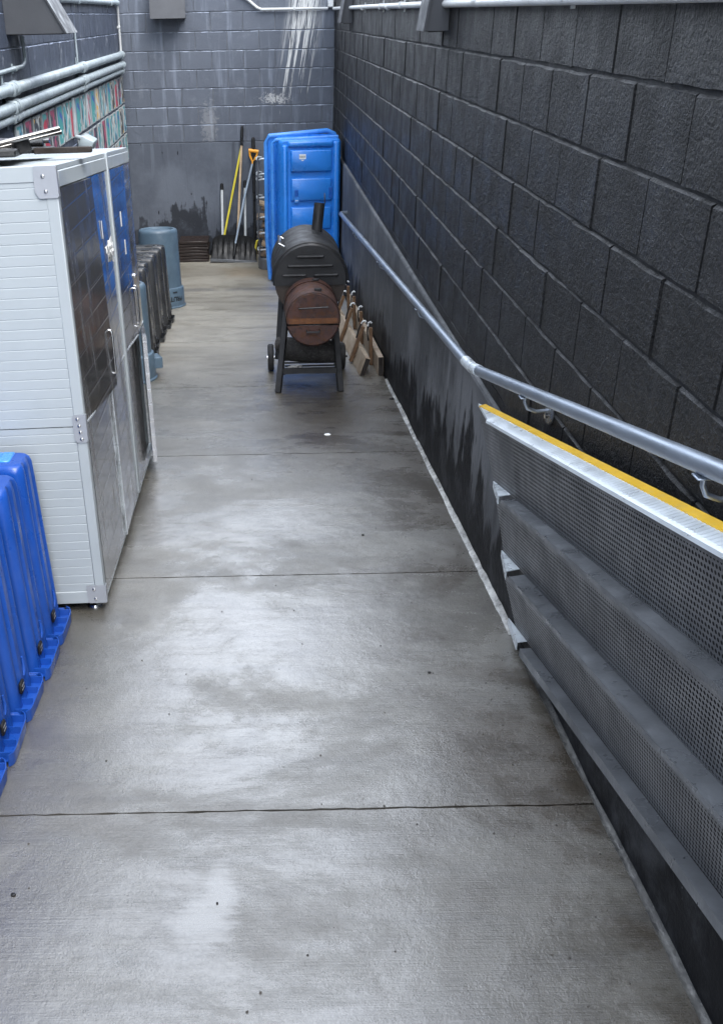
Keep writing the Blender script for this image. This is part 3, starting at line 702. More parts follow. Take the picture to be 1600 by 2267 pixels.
for d, w_ in ((d2, -.532), (d4, -.532)):
    zz = (zt0, zt1) if d is d2 else (zl0, zl1)
    B().box(.0, .0235, w_ - .004, w_ + .002, zz[0], zz[1]).build('edge_trim', M['alu'], d, False)
def handle(d, y, z0, z1):
    g = B(); g.tube([(.022, y, z0), (.036, y, z0 + .004), (.040, y, z0 + .016), (.040, y, z1 - .016), (.036, y, z1 - .004), (.022, y, z1)], .0045, 10); return g.build('handle', M['chrome'], d)
handle(d1, .525, .86, 1.05); handle(d2, -.50, .86, 1.06); handle(d5, .37, .86, 1.06); handle(d6, -.33, .86, 1.06)
for d, y in ((d2, -.50), (d6, -.33)):
    B().lathe([(.013, 0), (.013, .016), (.008, .02), (0, .021)], 14, Matrix.Translation((.022, y, 1.11)) @ Euler((0, math.pi / 2, 0)).to_matrix().to_4x4()).build('lock_knob', M['chrome'], d)
for d, y, z, h in ((d2, -.30, 1.43, .075), (d5, .22, 1.42, .07), (d5, .27, 1.28, .07)):
    B().box(.0225, .0235, y - .011, y + .011, z - h / 2, z + h / 2).build('sticker', M['paper'], d, False)
def plate(pts, rivets, x=False):
    """grey bracket plate on the near face (outline in x,z) folded round the corner"""
    g = B(); g.prism(pts, 'y', -.0065, -.0035)
    zs = [p[1] for p in pts]; g.box(.0, .0035, -.0065, .022, min(zs) + .004, max(zs) - .004)
    pl = g.build('corner_bracket', M['bracket'], cb, False)
    for rx_, rz_ in rivets: B().lathe([(.0075, 0), (.006, .003), (0, .0045)], 12, Matrix.Translation((rx_, -.0065, rz_)) @ Euler((math.pi / 2, 0, 0)).to_matrix().to_4x4()).build('rivet', M['chrome'], pl)
plate([(0, CH - .002), (-.075, CH - .002), (-.078, CH - .085), (-.064, CH - .108), (0, CH - .108)], [(-.045, CH - .035), (-.04, CH - .085)])
plate([(0, SPLIT + .048), (-.04, SPLIT + .048), (-.047, SPLIT + .04), (-.047, SPLIT - .05), (-.038, SPLIT - .062), (0, SPLIT - .062)], [(-.028, SPLIT + .032), (-.024, SPLIT + .005), (-.022, SPLIT - .02), (-.02, SPLIT - .048)])
plate([(0, F0 + .002), (-.068, F0 + .002), (-.075, F0 + .01), (-.075, F0 + .082), (0, F0 + .082)], [(-.045, F0 + .065), (-.042, F0 + .022)])
for fx, fy in ((-.06, .06), (-.06, CL - .06), (-CW + .06, .06), (-CW + .06, CL - .06)):
    B().lathe([(.034, 0), (.036, .006), (.032, .016), (.016, .022), (.016, F0 + .004)], 20, Matrix.Translation((fx, fy, .001))).build('foot', M['chrome'], cb)
# cloudy film caught on a handle
def scrap(name, loc, r, label, seed):
    t = bmesh.new(); bmesh.ops.create_icosphere(t, subdivisions=3, radius=1)
    for v in t.verts:
        k = 1 + .8 * noise.noise(v.co * 2.3 + Vector((seed, 0, 0))); v.co = Vector((v.co.x * r * .3 * k, v.co.y * r * k, v.co.z * r * k))
    b = B(); b._add(t); return tag(b.build(name, M['film'], None, False, loc=loc), label, 'plastic scrap')
scrap('plastic_film_scrap', (-.632, 4.16, 1.93), .045, 'crumpled clear film scrap stuck on the second cabinet door', 1)

# folded chairs and a plank on top of the cabinet
TOPZ = lambda y: 2.398 - .0872 * (y - 3.42)
fc = thing('folding_chair', 'folded chair with chrome tubes and grey pad lying on the cabinet top', 'chair', (-.93, 3.62, TOPZ(3.62)), (rad(-5), 0, rad(8)))
for dy, dz in ((-.04, .035), (.07, .022)):
    B().tube([(-.55, dy - .02, dz), (-.10, dy - .02, dz), (.02, dy, dz + .012), (.23, dy + .10, dz + .055)], .0095, 12).build('frame_tube', M['steel_d'], fc)
B().box(-.6, .085, -.15, .30, .004, .030, .006).build('seat_shell', M['black_pl'], fc)
B().box(-.6, .02, -.09, .22, .044, .062, .008, 2).build('seat_pad', M['fabric'], fc)
B().box(-.6, .11, .20, .33, .004, .019, .004).build('backrest', M['black_pl'], fc)
g = B(); g.box(-.03, .03, -.018, .025, .012, .06, .006, 1, Matrix.Translation((.10, .03, 0)) @ Euler((0, rad(-12), rad(20))).to_matrix().to_4x4()); g.build('hinge_bracket', M['black_pl'], fc)
fc2 = thing('folding_chair', 'second folded chair, black, behind the padded one on the cabinet top', 'chair', (-.98, 4.05, TOPZ(4.05)), (rad(-5), 0, 0))
B().box(-.6, .15, -.14, .16, .003, .022, .004).build('seat_shell', M['black_pl'], fc2)
B().tube([(-.6, -.12, .04), (.16, -.12, .04)], .013, 10).build('frame_tube', M['black_pl'], fc2)
B().tube([(-.6, .1, .045), (.14, .1, .045)], .011, 10).build('frame_tube', M['steel_d'], fc2)
pk = B().box(-.11, .11, -.03, .03, .002, .024, .003).build('wood_offcut', M['wood_dk'], None, loc=(-.745, 3.93, TOPZ(3.93)), rot=(-SL, 0, rad(4)))
tag(pk, 'dark flat wood offcut lying on the cabinet top beside the chairs', 'wood offcut')

# ------------------------------------------------------------------ slim upturned bins
def outline(a, b, r, gr, n=6):
    """rounded rectangle half sizes a,b with moulded vertical channels in the short ends and long sides"""
    pts = []
    def chan(t, spots, wd): return sum(gr * max(0, 1 - ((t - s_) / wd) ** 4) for s_ in spots if abs(t - s_) < wd)
    for k in range(17):
        y = (-b + r) + 2 * (b - r) * k / 16; pts.append((a - chan(y, (-.38 * b, .38 * b), .2 * b), y))
    for k in range(1, n): t = math.pi / 2 * k / n; pts.append((a - r + r * math.cos(t), b - r + r * math.sin(t)))
    for k in range(13):
        x = (a - r) - 2 * (a - r) * k / 12; pts.append((x, b - chan(x, (-.4 * a, .4 * a), .2 * a)))
    for k in range(1, n): t = math.pi / 2 * (1 + k / n); pts.append((-a + r + r * math.cos(t), b - r + r * math.sin(t)))
    for k in range(9):
        y = (b - r) - 2 * (b - r) * k / 8; pts.append((-a, y))
    for k in range(1, n): t = math.pi / 2 * (2 + k / n); pts.append((-a + r + r * math.cos(t), -b + r + r * math.sin(t)))
    for k in range(13):
        x = (-a + r) + 2 * (a - r) * k / 12; pts.append((x, -b + chan(x, (-.4 * a, .4 * a), .2 * a)))
    for k in range(1, n): t = math.pi / 2 * (3 + k / n); pts.append((a - r + r * math.cos(t), -b + r + r * math.sin(t)))
    return pts
def slim_bin(name, label, group, mat, hi, H, b=.118, gk=1., lipw=.040):
    o = thing(name, label, 'bin', group=group)
    g = B(); a = .24; lv = []
    for z, ia, ib, gr in ((.0, 0, 0, .0), (.05, .002, .001, .004), (.10, .004, .002, .016), (H * .5, .018, .007, .017), (H - .09, .032, .012, .017), (H - .03, .036, .015, .012), (H - .012, .041, .02, .005), (H - .002, .05, .028, .0), (H, .06, .036, 0)):
        lv.append([(x, y, z) for x, y in outline(a - ia, b - ib, .034, gr * gk)])
    g.rings(lv); g.build('body', mat, o, True, ang=50)
    g = B()                                                    # upturned rim: thin outer lip, web and stiffening ribs
    A, Bb = a + lipw, .122 if lipw > .03 else b + .008
    lip = []
    n = 20
    for k in range(n + 1):
        y = -Bb + 2 * Bb * k / n; lip.append((A - .014 * (abs(y) / Bb) ** 12 - (.012 if k > n * .78 else 0) * ((k / n - .78) / .22), y))
    g.rings([[(x, y, .0), (x + .004, y, .0), (x + .007, y, .045), (x + .003, y, .045)] for x, y in lip])
    g.box(a - .02, A - .003, -Bb + .01, Bb - .01, .010, .014)
    for y in ((-.10, -.035, .035, .10) if lipw > .03 else ()): g.box(a - .012, A - .006, y - .0018, y + .0018, .014, .040)
    for s in (-1, 1): g.box(-a, a + .01, s * Bb - .004, s * Bb + .004, .0, .036, .002)
    g.build('rim', mat, o)
    B().tube([(a - .006, .03, .165), (a - .005, .034, .14), (a - .004, .03, .115), (a - .004, .018, .098)], [.004, .007, .007, .004], 10).build('grip_ridge', mat, o)
    p_ = B().box(a - .006, a + .0045, -.03 - .020, -.03 + .020, .062, .106, .004).build('badge', M['ink'], o)
    for zz in (.078, .092): B().box(a + .0046, a + .0055, -.03 - .014, -.03 + .014, zz - .002, zz + .002).build('badge_line', M['bracket'], p_, False)
    B().box(a - .14, a - .095, -.035, .07, H - .004, H + .005, .004).build('base_foot', hi, o)
    B().box(a - .21, a - .14, -.075, .075, H - .003, H + .002, .002).build('base_recess', hi, o)
    return o
ords = ['standing against the white cabinet', 'second from the white cabinet', 'third from the white cabinet', 'fourth from the white cabinet', 'fifth from the white cabinet', 'sixth from the white cabinet']
proto = slim_bin('upturned_bin', '', 'upturned blue bins in a row', M['blue_bin'], M['blue_hi'], .725, .106, .9)
for i in range(6):
    o = proto if i == 0 else copy_tree(proto)
    yb = (3.125, 2.885, 2.635, 2.39, 2.145, 1.90)[i]
    o.location = (-1.062 - .006 * i + random.uniform(-.004, .004), yb, rz(yb) + .0015); o.rotation_euler = (-SL, 0, rad(random.uniform(-1.2, 1.2)))
    o['label'] = f'upturned slim blue plastic bin, {ords[i]}' if i else 'upturned slim blue plastic bin, farthest of its row, against the white cabinet'
darkp = slim_bin('upturned_bin', '', 'upturned dark grey bins behind the cabinet', M['grey_bin'], M['grey_bin'], .735, .098, 0., .020)
dords = ['nearest the small round can', 'second from the small round can', 'third from the small round can', 'fourth from the small round can', 'fifth from the small round can', 'sixth from the small round can', 'next to the tall round can']
for i in range(7):
    o = darkp if i == 0 else copy_tree(darkp)
    yb = 7.55 + .285 * i
    o.location = (-1.135 + (.0, .012, -.004, .02, .01, .03, .036)[i], yb, rz(yb) + .0015); o.rotation_euler = (-SL, 0, rad(random.uniform(-2, 2)))
    o['label'] = 'upturned slim dark grey bin, ' + dords[i]

# ------------------------------------------------------------------ upturned round cans
def round_can(label, loc, H, rt, rb, hang):
    o = thing('upturned_round_can', label, 'trash can', loc, (-SL * .9, 0, 0), 'upturned blue-grey round cans')
    band = .20
    prof = [(rb + .018, 0), (rb + .020, .012), (rb + .008, .020), (rb + .004, band - .015), (rb - .001, band), (rb - .016, band + .008)]
    for k in range(6): t = k / 5; prof.append((rb - .018 + (rt - rb + .018) * t, band + .01 + (H - band - .05) * t))
    prof += [(rt - .002, H - .025), (rt - .010, H - .008), (rt - .024, H), (rt - .042, H - .002), (rt - .048, H - .012), (rt - .052, H - .022)]
    B().lathe(prof, 48).build('body', M['blue_grey'], o, True, ang=40)
    B().lathe([(rt - .075, H - .021), (rt - .078, H - .014), (rt - .09, H - .012), (.03, H - .013)], 40).build('base_disc', M['blue_grey'], o)
    for s in hang:
        A = Matrix.Rotation(s, 4, 'Z')
        g = B(); g.box(rb - .01, rb + .055, -.075, .075, band - .06, band - .045, .004, 1, A); g.box(rb + .04, rb + .056, -.075, .075, band - .13, band - .045, .005, 1, A)
        for q in (-.07, .07): g.box(rb - .012, rb + .05, q - .006, q + .006, band - .13, band - .05, .003, 1, A)
        g.build('handle', M['blue_grey'], o)
    return o
c1 = round_can('upturned pale blue-grey round can, small one right behind the cabinet', (-1.045, 7.06, rz(7.06) + .002), .73, .205, .232, (rad(18), rad(198)))
c2 = round_can('upturned pale blue-grey round can with black lettering, beyond the dark bins', (-1.035, 10.13, rz(10.13) + .002), .80, .205, .240, (rad(60), rad(240)))
def text_mesh(txt, size, f):
    cu = bpy.data.curves.new('t', 'FONT'); cu.body = txt; cu.size = size; cu.align_x = 'CENTER'; cu.extrude = .0; cu.offset = size * .035
    to = bpy.data.objects.new('t', cu); col.objects.link(to)
    dg = bpy.context.evaluated_depsgraph_get(); me = bpy.data.meshes.new_from_object(to.evaluated_get(dg))
    bpy.data.objects.remove(to); bpy.data.curves.remove(cu)
    for v in me.vertices: v.co = f(v.co)
    me.materials.clear(); me.materials.append(M['ink']); return me
def wrap(r, phi0, zc):      # rotated half a turn: the can stands on its mouth
    def f(c):
        u, v = -c.x, -c.y; ph = phi0 + u / r
        return Vector((r * math.cos(ph), r * math.sin(ph), zc + v))
    return f
inst('lettering', text_mesh('BRUTE', .068, wrap(.2478, rad(-48), .120)), c2)
g = B()                                                         # small illegible print line above the word
for k in range(4): g.box(.2462, .2474, -.005, .005, .158, .174, 0, 1, Matrix.Rotation(rad(-48 + (k - 1.5) * 3.2), 4, 'Z'))
g.build('print_line', M['ink'], c2, False)

# ------------------------------------------------------------------ offset smoker
sx0, sy0 = .383, 7.0
sm = thing('barrel_smoker', 'black barrel smoker with a rusty round firebox on wheeled legs', 'smoker', (sx0, sy0, rz(sy0)))
zb0 = rz(sy0)
def K(x, y, z): return Vector((x - sx0, y - sy0, z - zb0))
ZC = 1.098; R1 = .258
def arc(r, a0, a1, n, cx=sx0, cz=ZC): return [(cx + r * math.cos(a0 + (a1 - a0) * k / n), cz + r * math.sin(a0 + (a1 - a0) * k / n)) for k in range(n + 1)]
ya, yb_ = 6.87, 7.58
g = B(); pts = arc(R1, math.pi, 2 * math.pi, 28)
g.rings([[K(x, ya + .012, z) for x, z in pts], [K(x, yb_ - .012, z) for x, z in pts]]); g.build('barrel', M['barrel'], sm)
g = B(); pts = arc(R1 + .012, 0, math.pi, 32); low = [(sx0 - R1 - .012, ZC - .028), (sx0 + R1 + .012, ZC - .028)]
ring = pts + low
def lidring(y, k): return [K(sx0 + (x - sx0) * k, y, ZC + (z - ZC) * k if z > ZC else z) for x, z in ring]
g.rings([lidring(ya, .955), lidring(ya + .012, 1.0), lidring(yb_ - .012, 1.0), lidring(yb_, .955)])
lid = g.build('lid', M['smoker'], sm, True, ang=35)
g = B(); pts2 = [K(x, 0, z) for x, z in arc(R1 + .016, 0, math.pi, 40)]
for yy in (ya + .02,): g.tube([Vector((p.x, K(0, yy, 0).y, p.z)) for p in pts2], .008, 8)
g.build('lid_rim', M['smoker'], lid)
for x0, x1, z in ((-.10, .10, ZC + .178), (-.165, .165, ZC + .112), (-.205, -.025, ZC + .045), (.025, .205, ZC + .045)):
    g = B(); A = K(sx0 + x0, ya - .001, z); Bq = K(sx0 + x1, ya - .001, z)
    g.tube([A, A + Vector((.008, 0, 0)), Bq - Vector((.008, 0, 0)), Bq], [.004, .011, .011, .004], 8); g.build('pressed_rib', M['smoker'], lid)
g = B(); g.tube([K(sx0 - .185, ya + .13, ZC + .225), K(sx0 - .215, ya + .13, ZC + .245), K(sx0 - .215, ya + .40, ZC + .245), K(sx0 - .185, ya + .40, ZC + .225)], .011, 10); g.build('lid_handle', M['chrome'], lid)
g = B(); g.lathe([(.03, 0), (.03, .012), (.024, .014), (0, .014)], 20, Matrix.Translation(K(sx0 - .20, ya + .22, ZC + .15)) @ Euler((0, rad(-55), 0)).to_matrix().to_4x4()); g.build('thermometer', M['chrome'], lid)
g = B(); c0, c1_ = K(.455, 7.40, 1.30), K(.482, 7.44, 1.55)
g.tube([c0, c0 + (c1_ - c0) * .5, c1_], .041, 20, cap=True); ch = g.build('chimney', M['smoker'], sm)
g = B(); g.lathe([(.041, 0), (.041, .004), (.0, .004)], 20, Matrix.Translation(c1_ + Vector((.036, 0, .03))) @ Euler((0, rad(88), 0)).to_matrix().to_4x4()); g.build('damper_cap', M['smoker'], ch)
# firebox
R2 = .190; fx, fz, f0, f1 = .382, .935, 6.455, 6.90
def FB(y): return Matrix.Translation(K(fx, y, fz)) @ Euler((-math.pi / 2, 0, 0)).to_matrix().to_4x4()
B().lathe([(R2, 0), (R2, f1 - f0)], 48, FB(f0), cap=False).build('firebox', M['rust'], sm)
B().lathe([(R2 + .006, .0), (R2 + .006, .012), (R2, .014)], 48, FB(f0 + .29), cap=False).build('firebox_seam', M['rust'], sm)
g = B(); sp = -.028
up_ = [(R2 - .006) * math.cos(t) for t in [0]]
def chord(r, zc, upper, n=36):
    t0 = math.asin(zc / r); a0, a1 = (t0, math.pi - t0) if upper else (math.pi - t0, 2 * math.pi + t0)
    return [(fx + r * math.cos(a0 + (a1 - a0) * k / n), fz + r * math.sin(a0 + (a1 - a0) * k / n)) for k in range(n + 1)]
for up, zc, nm in ((True, -.030, 'upper_door'), (False, -.043, 'ash_door')):
    pts = chord(R2 - .004, zc, up); g = B(); g.rings([[K(x, f0 + .012, z) for x, z in pts], [K(x, f0 + .003, z) for x, z in pts], [K(fx + (x - fx) * .97, f0 - .002, fz + (z - fz) * .97) for x, z in pts]])
    dr = g.build(nm, M['rust'], sm, True, ang=25)
    if up:
        g = B(); g.box(-.168, .168, -.004, .0005, -.028, .010, 0, 1, Matrix.Translation(K(fx, f0 - .0015, fz))); g.build('rust_band', M['rust_or'], dr, False)
        g = B(); g.tube([K(fx - .10, f0, fz + .082), K(fx - .10, f0 - .03, fz + .086), K(fx + .10, f0 - .03, fz + .094), K(fx + .10, f0, fz + .09)], .006, 8); g.build('handle', M['smoker'], dr)
    else:
        g = B(); g.tube([K(fx - .045, f0, fz - .075), K(fx - .045, f0 - .024, fz - .082), K(fx + .045, f0 - .024, fz - .082), K(fx + .045, f0, fz - .075)], .006, 8); g.build('handle', M['smoker'], dr)
B().box(-R2 + .02, R2 - .02, 0, .04, -.043, -.030, 0, 1, Matrix.Translation(K(fx, f0 + .015, fz))).build('door_gap', M['ink'], sm, False)
for yy, w_ in ((f0 + .055, .05), (f0 + .33, .05)):
    g = B(); g.box(-w_ / 2, w_ / 2, -.008, .008, 0, .016, .003, 1, Matrix.Translation(K(fx + .035, yy, fz + R2 - .002))); g.build('hinge', M['smoker'], sm)
# frame
def leg(p0, p1, w_=.021):
    p0, p1 = K(*p0), K(*p1); d = (p1 - p0); A = d.to_track_quat('Z', 'Y').to_matrix().to_4x4(); A.translation = p0
    g = B(); g.box(-w_, w_, -w_, w_, 0, d.length, .004, 1, A); g.build('leg', M['smoker'], sm)
leg((.136, 6.56, rz(6.56)), (.215, 6.80, .98)); leg((.592, 6.56, rz(6.56)), (.548, 6.80, .98))
leg((.150, 7.22, rz(7.22) + .09), (.195, 7.40, .95)); leg((.610, 7.22, rz(7.22) + .09), (.565, 7.40, .95))
g = B(); zs = .505
g.box(.16, .585, 6.60, 6.625, zs - .015, zs + .025); g.box(.16, .19, 6.625, 7.26, zs - .03, zs - .006); g.box(.565, .595, 6.625, 7.26, zs - .03, zs - .006); g.box(.16, .595, 7.26, 7.285, zs - .06, zs - .01)
g.bm.transform(Matrix.Translation((-sx0, -sy0, -zb0))); g.build('shelf_frame', M['smoker'], sm, False)
g = B()
for k in range(9): g.box(.192, .563, 6.64 + k * .07, 6.652 + k * .07, zs - .022, zs - .012)
g.bm.transform(Matrix.Translation((-sx0, -sy0, -zb0))); g.build('shelf_grate', M['smoker'], sm, False)
B().tube([K(.06, 7.22, rz(7.22) + .105), K(.70, 7.22, rz(7.22) + .105)], .009, 10).build('axle', M['smoker'], sm)
for X_ in (.094, .655):
    Mx = Matrix.Translation(K(X_, 7.22, rz(7.22) + .107)) @ Euler((0, math.pi / 2, 0)).to_matrix().to_4x4()
    wh = B().lathe([(.07, -.012), (.07, .012), (.035, .016), (.035, -.016), (.07, -.012)], 28, Mx, cap=False).build('wheel', M['smoker'], sm)
    prof = [(.072, -.02), (.095, -.024), (.105, -.016), (.105, .016), (.095, .024), (.072, .02), (.068, 0), (.072, -.02)]
    B().lathe(prof, 32, Mx, cap=False).build('tyre', M['rubber'], wh)
    B().lathe([(.016, -.03), (.016, .03)], 12, Mx).build('hub', M['chrome'], wh)
# charred log and ash pile on the shelf
def log_mesh(L, R, seed, n=14, m_=8, taper=.1):
    rs = []
    for i in range(m_ + 1):
        t = i / m_; rs.append([Vector((R * (1 - taper * t) * (1 + .22 * noise.noise((math.cos(2 * math.pi * k / n) * 1.4 + seed, math.sin(2 * math.pi * k / n) * 1.4, t * 2))) * math.cos(2 * math.pi * k / n),
                                      L * (t - .5), R * (1 - taper * t) * (1 + .22 * noise.noise((math.cos(2 * math.pi * k / n) * 1.4, math.sin(2 * math.pi * k / n) * 1.4 + seed, t * 2 + 7))) * math.sin(2 * math.pi * k / n))) for k in range(n)])
    return rs
zsh = zs - .012
o = B().rings(log_mesh(.40, .085, 3)).build('charred_log', M['char'], None, True, loc=(.40, 6.86, zsh + .085), rot=(0, 0, rad(78)), ang=50); tag(o, 'thick charred log on the smoker shelf', 'log')
o = B().rings(log_mesh(.34, .06, 8)).build('charred_log', M['char'], None, True, loc=(.30, 7.06, zsh + .06), rot=(0, 0, rad(68)), ang=50); tag(o, 'thinner charred log behind the thick one on the smoker shelf', 'log')
t = bmesh.new(); bmesh.ops.create_icosphere(t, subdivisions=3, radius=1)
for v in t.verts: k = 1 + .5 * noise.noise(v.co * 3); v.co = Vector((v.co.x * .055 * k, v.co.y * .045 * k, max(-.0, v.co.z) * .03 * k))
b = B(); b._add(t); o = b.build('ash_pile', M['ash'], None, False, loc=(.275, 6.70, zsh)); tag(o, 'pale ash heap at the front of the smoker shelf', 'ash')

# ------------------------------------------------------------------ plank racks with hooked battens by the wall
def rack(label, x0, lean, face_sgn, y0, y1, bat_y, mat):
    o = thing('hook_rack', label, 'wooden rack', (x0, y0, rz(y0)), (-SL, lean, 0), 'wooden hook racks by the wall')
    L = y1 - y0; Hb = .15; t_ = .042
    g = B(); g.box(0, t_, 0, L, .002, Hb, .004); pl = g.build('plank', M['wood_lt'], o)
    B().box(.003, t_ - .003, -.0015, 0, .005, Hb - .003).build('end_grain', M['wood_dk'], pl, False)
    for k, y in enumerate(bat_y):
        yy = y - y0; xs = -.03 if face_sgn < 0 else t_ + .002
        dy = random.uniform(-.012, .012)
        g = B(); g.box(xs, xs + .026, yy - .024, yy + .024, .004, .30 + dy, .003); bt = g.build('batten', mat, o)
        q = xs + .013
        g = B(); g.tube([(q + .02 * face_sgn, yy, .20), (q + .026 * face_sgn, yy, .27), (q + .022 * face_sgn, yy - .005, .325 + dy), (q + .004 * face_sgn, yy - .01, .345 + dy)], .006, 8); g.build('hook', M['smoker'], bt)
        g = B(); g.tube([(q + .022 * face_sgn, yy - .004, .315 + dy), (q + .018 * face_sgn, yy - .008, .338 + dy), (q + .0, yy - .011, .349 + dy), (q - .008 * face_sgn, yy - .012, .338 + dy)], .0075, 10); g.build('hook_tip', M['paper'], bt)
rack('wooden plank rack leaning inward with brown battens and white-tipped hooks', .772, rad(19), -1, 6.99, 9.75, (7.42, 8.16, 8.78, 9.42), M['wood_br'])
rack('wooden plank rack standing upright against the plinth with white-tipped hooks', .918, rad(-2), -1, 6.97, 9.75, (7.33, 8.08, 8.72, 9.35), M['wood_br'])

# ------------------------------------------------------------------ tall blue tub on end
tb = thing('blue_tub', 'tall bright blue plastic tub standing on end behind the smoker', 'plastic tub', (.57, 11.05, 0), (rad(-.6), 0, rad(2)))
TH = 1.61
def rrect(x0, x1, z0, z1, r, n=5):
    pts = []
    for cx, cz, a0 in ((x1 - r, z1 - r, 0), (x0 + r, z1 - r, 90), (x0 + r, z0 + r, 180), (x1 - r, z0 + r, 270)):
        for k in range(n + 1): t = rad(a0 + 90 * k / n); pts.append((cx + r * math.cos(t), cz + r * math.sin(t)))
    return pts
def ring3(x0, x1, z0, z1, r, y): return [(x, y, z) for x, z in rrect(x0, x1, z0, z1, r)]
fx0, fx1 = -.285, .375
g = B(); g.rings([ring3(fx0 - .05, fx1 + .012, .0, TH + .0, .05, .34), ring3(fx0 - .02, fx1 + .006, .0, TH - .008, .045, .06), ring3(fx0, fx1, .0, TH - .012, .045, .015), ring3(fx0 + .012, fx1 - .012, .008, TH - .022, .04, .0)])
g.build('tub_body', M['blue_tub'], tb, True, ang=50)
# raised frame and panels of the tub's base, the gaps between them the moulded channels
def fr(x0, x1, z0, z1, d, r, nm, mat='blue_tub'):
    g = B(); g.rings([ring3(x0, x1, z0, z1, r, .004), ring3(x0 + .003, x1 - .003, z0 + .003, z1 - .003, r, -d * .6), ring3(x0 + .016, x1 - .016, z0 + .016, z1 - .016, max(.004, r - .008), -d)]); return g.build(nm, M[mat], tb, True, ang=50)
fr(fx0 + .012, fx0 + .075, .04, TH - .06, .030, .02, 'frame_rail'); fr(fx1 - .085, fx1 - .012, .04, TH - .03, .030, .02, 'frame_rail')
fr(fx0 + .076, fx1 - .086, TH - .085, TH - .022, .028, .02, 'frame_rail')
zz = [1.50, 1.205, .895, .585, .285, .06]
for i in range(5): fr(fx0 + .105, fx1 - .095, zz[i + 1] + (.062 if i < 4 else 0), zz[i], .032, .014, 'raised_panel')
for x0, x1, z0, z1, nm, mt in ((.245, .285, .985, 1.10, 'grip_slot', 'blue_dark'), (-.135, -.095, 1.01, 1.08, 'grip_slot', 'blue_dark')):
    B().box(x0, x1, -.0345, -.030, z0, z1, .002).build(nm, M[mt], tb)
st = B().box(-.085, -.012, -.0335, -.0318, 1.405, 1.455).build('sticker', M['paper'], tb, False)
for k in range(4): B().box(-.078 + k * .016, -.067 + k * .016, -.0345, -.0336, 1.418, 1.44).build('print', M['bracket'], st, False)
g = B(); g.poly([(-.068, -.0328, 1.398), (-.028, -.0328, 1.398), (-.048, -.0328, 1.383)]); g.build('sticker_arrow', M['paper'], tb, False)
st = B().box(-.135, -.09, -.0335, -.0318, .945, .985).build('sticker', M['blue_hi'], tb, False)
B().box(-.13, -.095, -.0345, -.0336, .963, .968).build('print', M['paper'], st, False)
# rim of the tub behind: a heavy rolled lip, wider than the base
g = B(); path = [(-.405, .30, .02), (-.435, .30, .5), (-.43, .31, TH - .06), (-.40, .31, TH + .005), (.26, .36, TH + .045), (.34, .36, TH + .01), (.368, .36, TH - .06), (.372, .36, .02)]
g.tube(path, .027, 12); g.build('rolled_rim', M['blue_hi'], tb)
g = B(); g.rings([ring3(-.425, .370, .0, TH + .015, .05, .30), ring3(-.425, .370, .0, TH + .015, .05, .325)]); g.build('rim_flange', M['blue_tub'], tb, True)
g = B(); g.tube([(-.365, .12, .05), (-.375, .12, .8), (-.37, .13, TH - .05), (-.335, .12, TH - .018), (.36, .14, TH - .0)], .020, 10); g.build('edge_bead', M['blue_hi'], tb)

# ------------------------------------------------------------------ firewood rack
fr_ = thing('firewood_rack', 'tall wire firewood rack squeezed beside the blue tub', 'firewood rack', (.135, 11.98, 0))
for (x, y) in ((-.105, -.08), (-.095, .09), (.10, -.06), (.10, .1)):
    pts = [(x, y, .12 + i * (1.2 / 8)) for i in range(9)]
    pts = [(p[0] + .012 * math.sin(i * 1.9), p[1], p[2]) for i, p in enumerate(pts)]
    B().tube(pts, .009, 8).build('upright', M['alu_d'], fr_)
for z in (.24, .44, .63, .86, 1.07, 1.13, 1.30):
    n = 24; pts = []
    for k in range(15):
        t = rad(120 + 240 * k / 14); pts.append((.13 * math.cos(t) + .01, .11 * math.sin(t), z + .01 * math.sin(k)))
    B().tube(pts, .010, 8).build('hoop', M['alu'], fr_)
B().lathe([(.115, 0), (.12, .01), (.12, .13), (.112, .14), (.1, .14)], 24).build('base_drum', M['alu_d'], fr_)
for k, (x, z, rr, mm, an) in enumerate(((-.03, .19, .045, 'bark', 20), (.02, .30, .05, 'wood_cut', -30), (-.035, .41, .045, 'bark', 50), (.02, .52, .05, 'bark', -15), (-.04, .63, .045, 'bark', 70), (.02, .72, .042, 'bark', -50), (-.02, .78, .035, 'wood_cut', 30))):
    o = B().rings(log_mesh(.17, rr, k * 2.3, 10, 5)).build('split_log', M[mm], None, False, loc=(.135 + x, 11.93, z), rot=(rad(15), rad(an), rad(70 + an * .4)))
    tag(o, ['dark split log at the bottom of the firewood rack', 'pale-faced split log, second from the bottom of the firewood rack', 'dark split log, third from the bottom of the firewood rack', 'dark split log, fourth from the bottom of the firewood rack', 'round branch end poking left out of the firewood rack', 'dark split log just under the topmost one in the rack', 'pale split log topmost in the firewood rack'][k], 'log', 'split logs in the firewood rack')

# ------------------------------------------------------------------ tools against the far wall
def pole(name, label, cat, p0, p1, r, mat, grip=None, gl=.12, foot=None):
    p0, p1 = Vector(p0), Vector(p1); o = thing(name, label, cat, p0); d = p1 - p0
    B().tube([Vector((0, 0, 0)), d], r, 12).build('pole', mat, o)
    u_ = d.normalized()
    if grip: B().tube([d - u_ * gl, d - u_ * .015, d + u_ * .02, d + u_ * .03], [r * 1.25, r * 1.3, r * 1.2, r * .6], 12).build('grip', grip, o)
    if foot:
        g = B(); g.box(-foot[0], foot[0], -foot[1], foot[1], -.0, foot[2], .01, 1, Matrix.Translation((0, 0, 0))); g.build('head', foot[3], o)
    return o
pole('pole_tool', 'short white pole with black cap, leftmost of the tools on the far wall', 'tool', (-.445, 12.60, .02), (-.432, 12.72, .885), .017, M['white_pole'], M['black_pl'], .05, (.1, .02, .05, M['black_pl']))
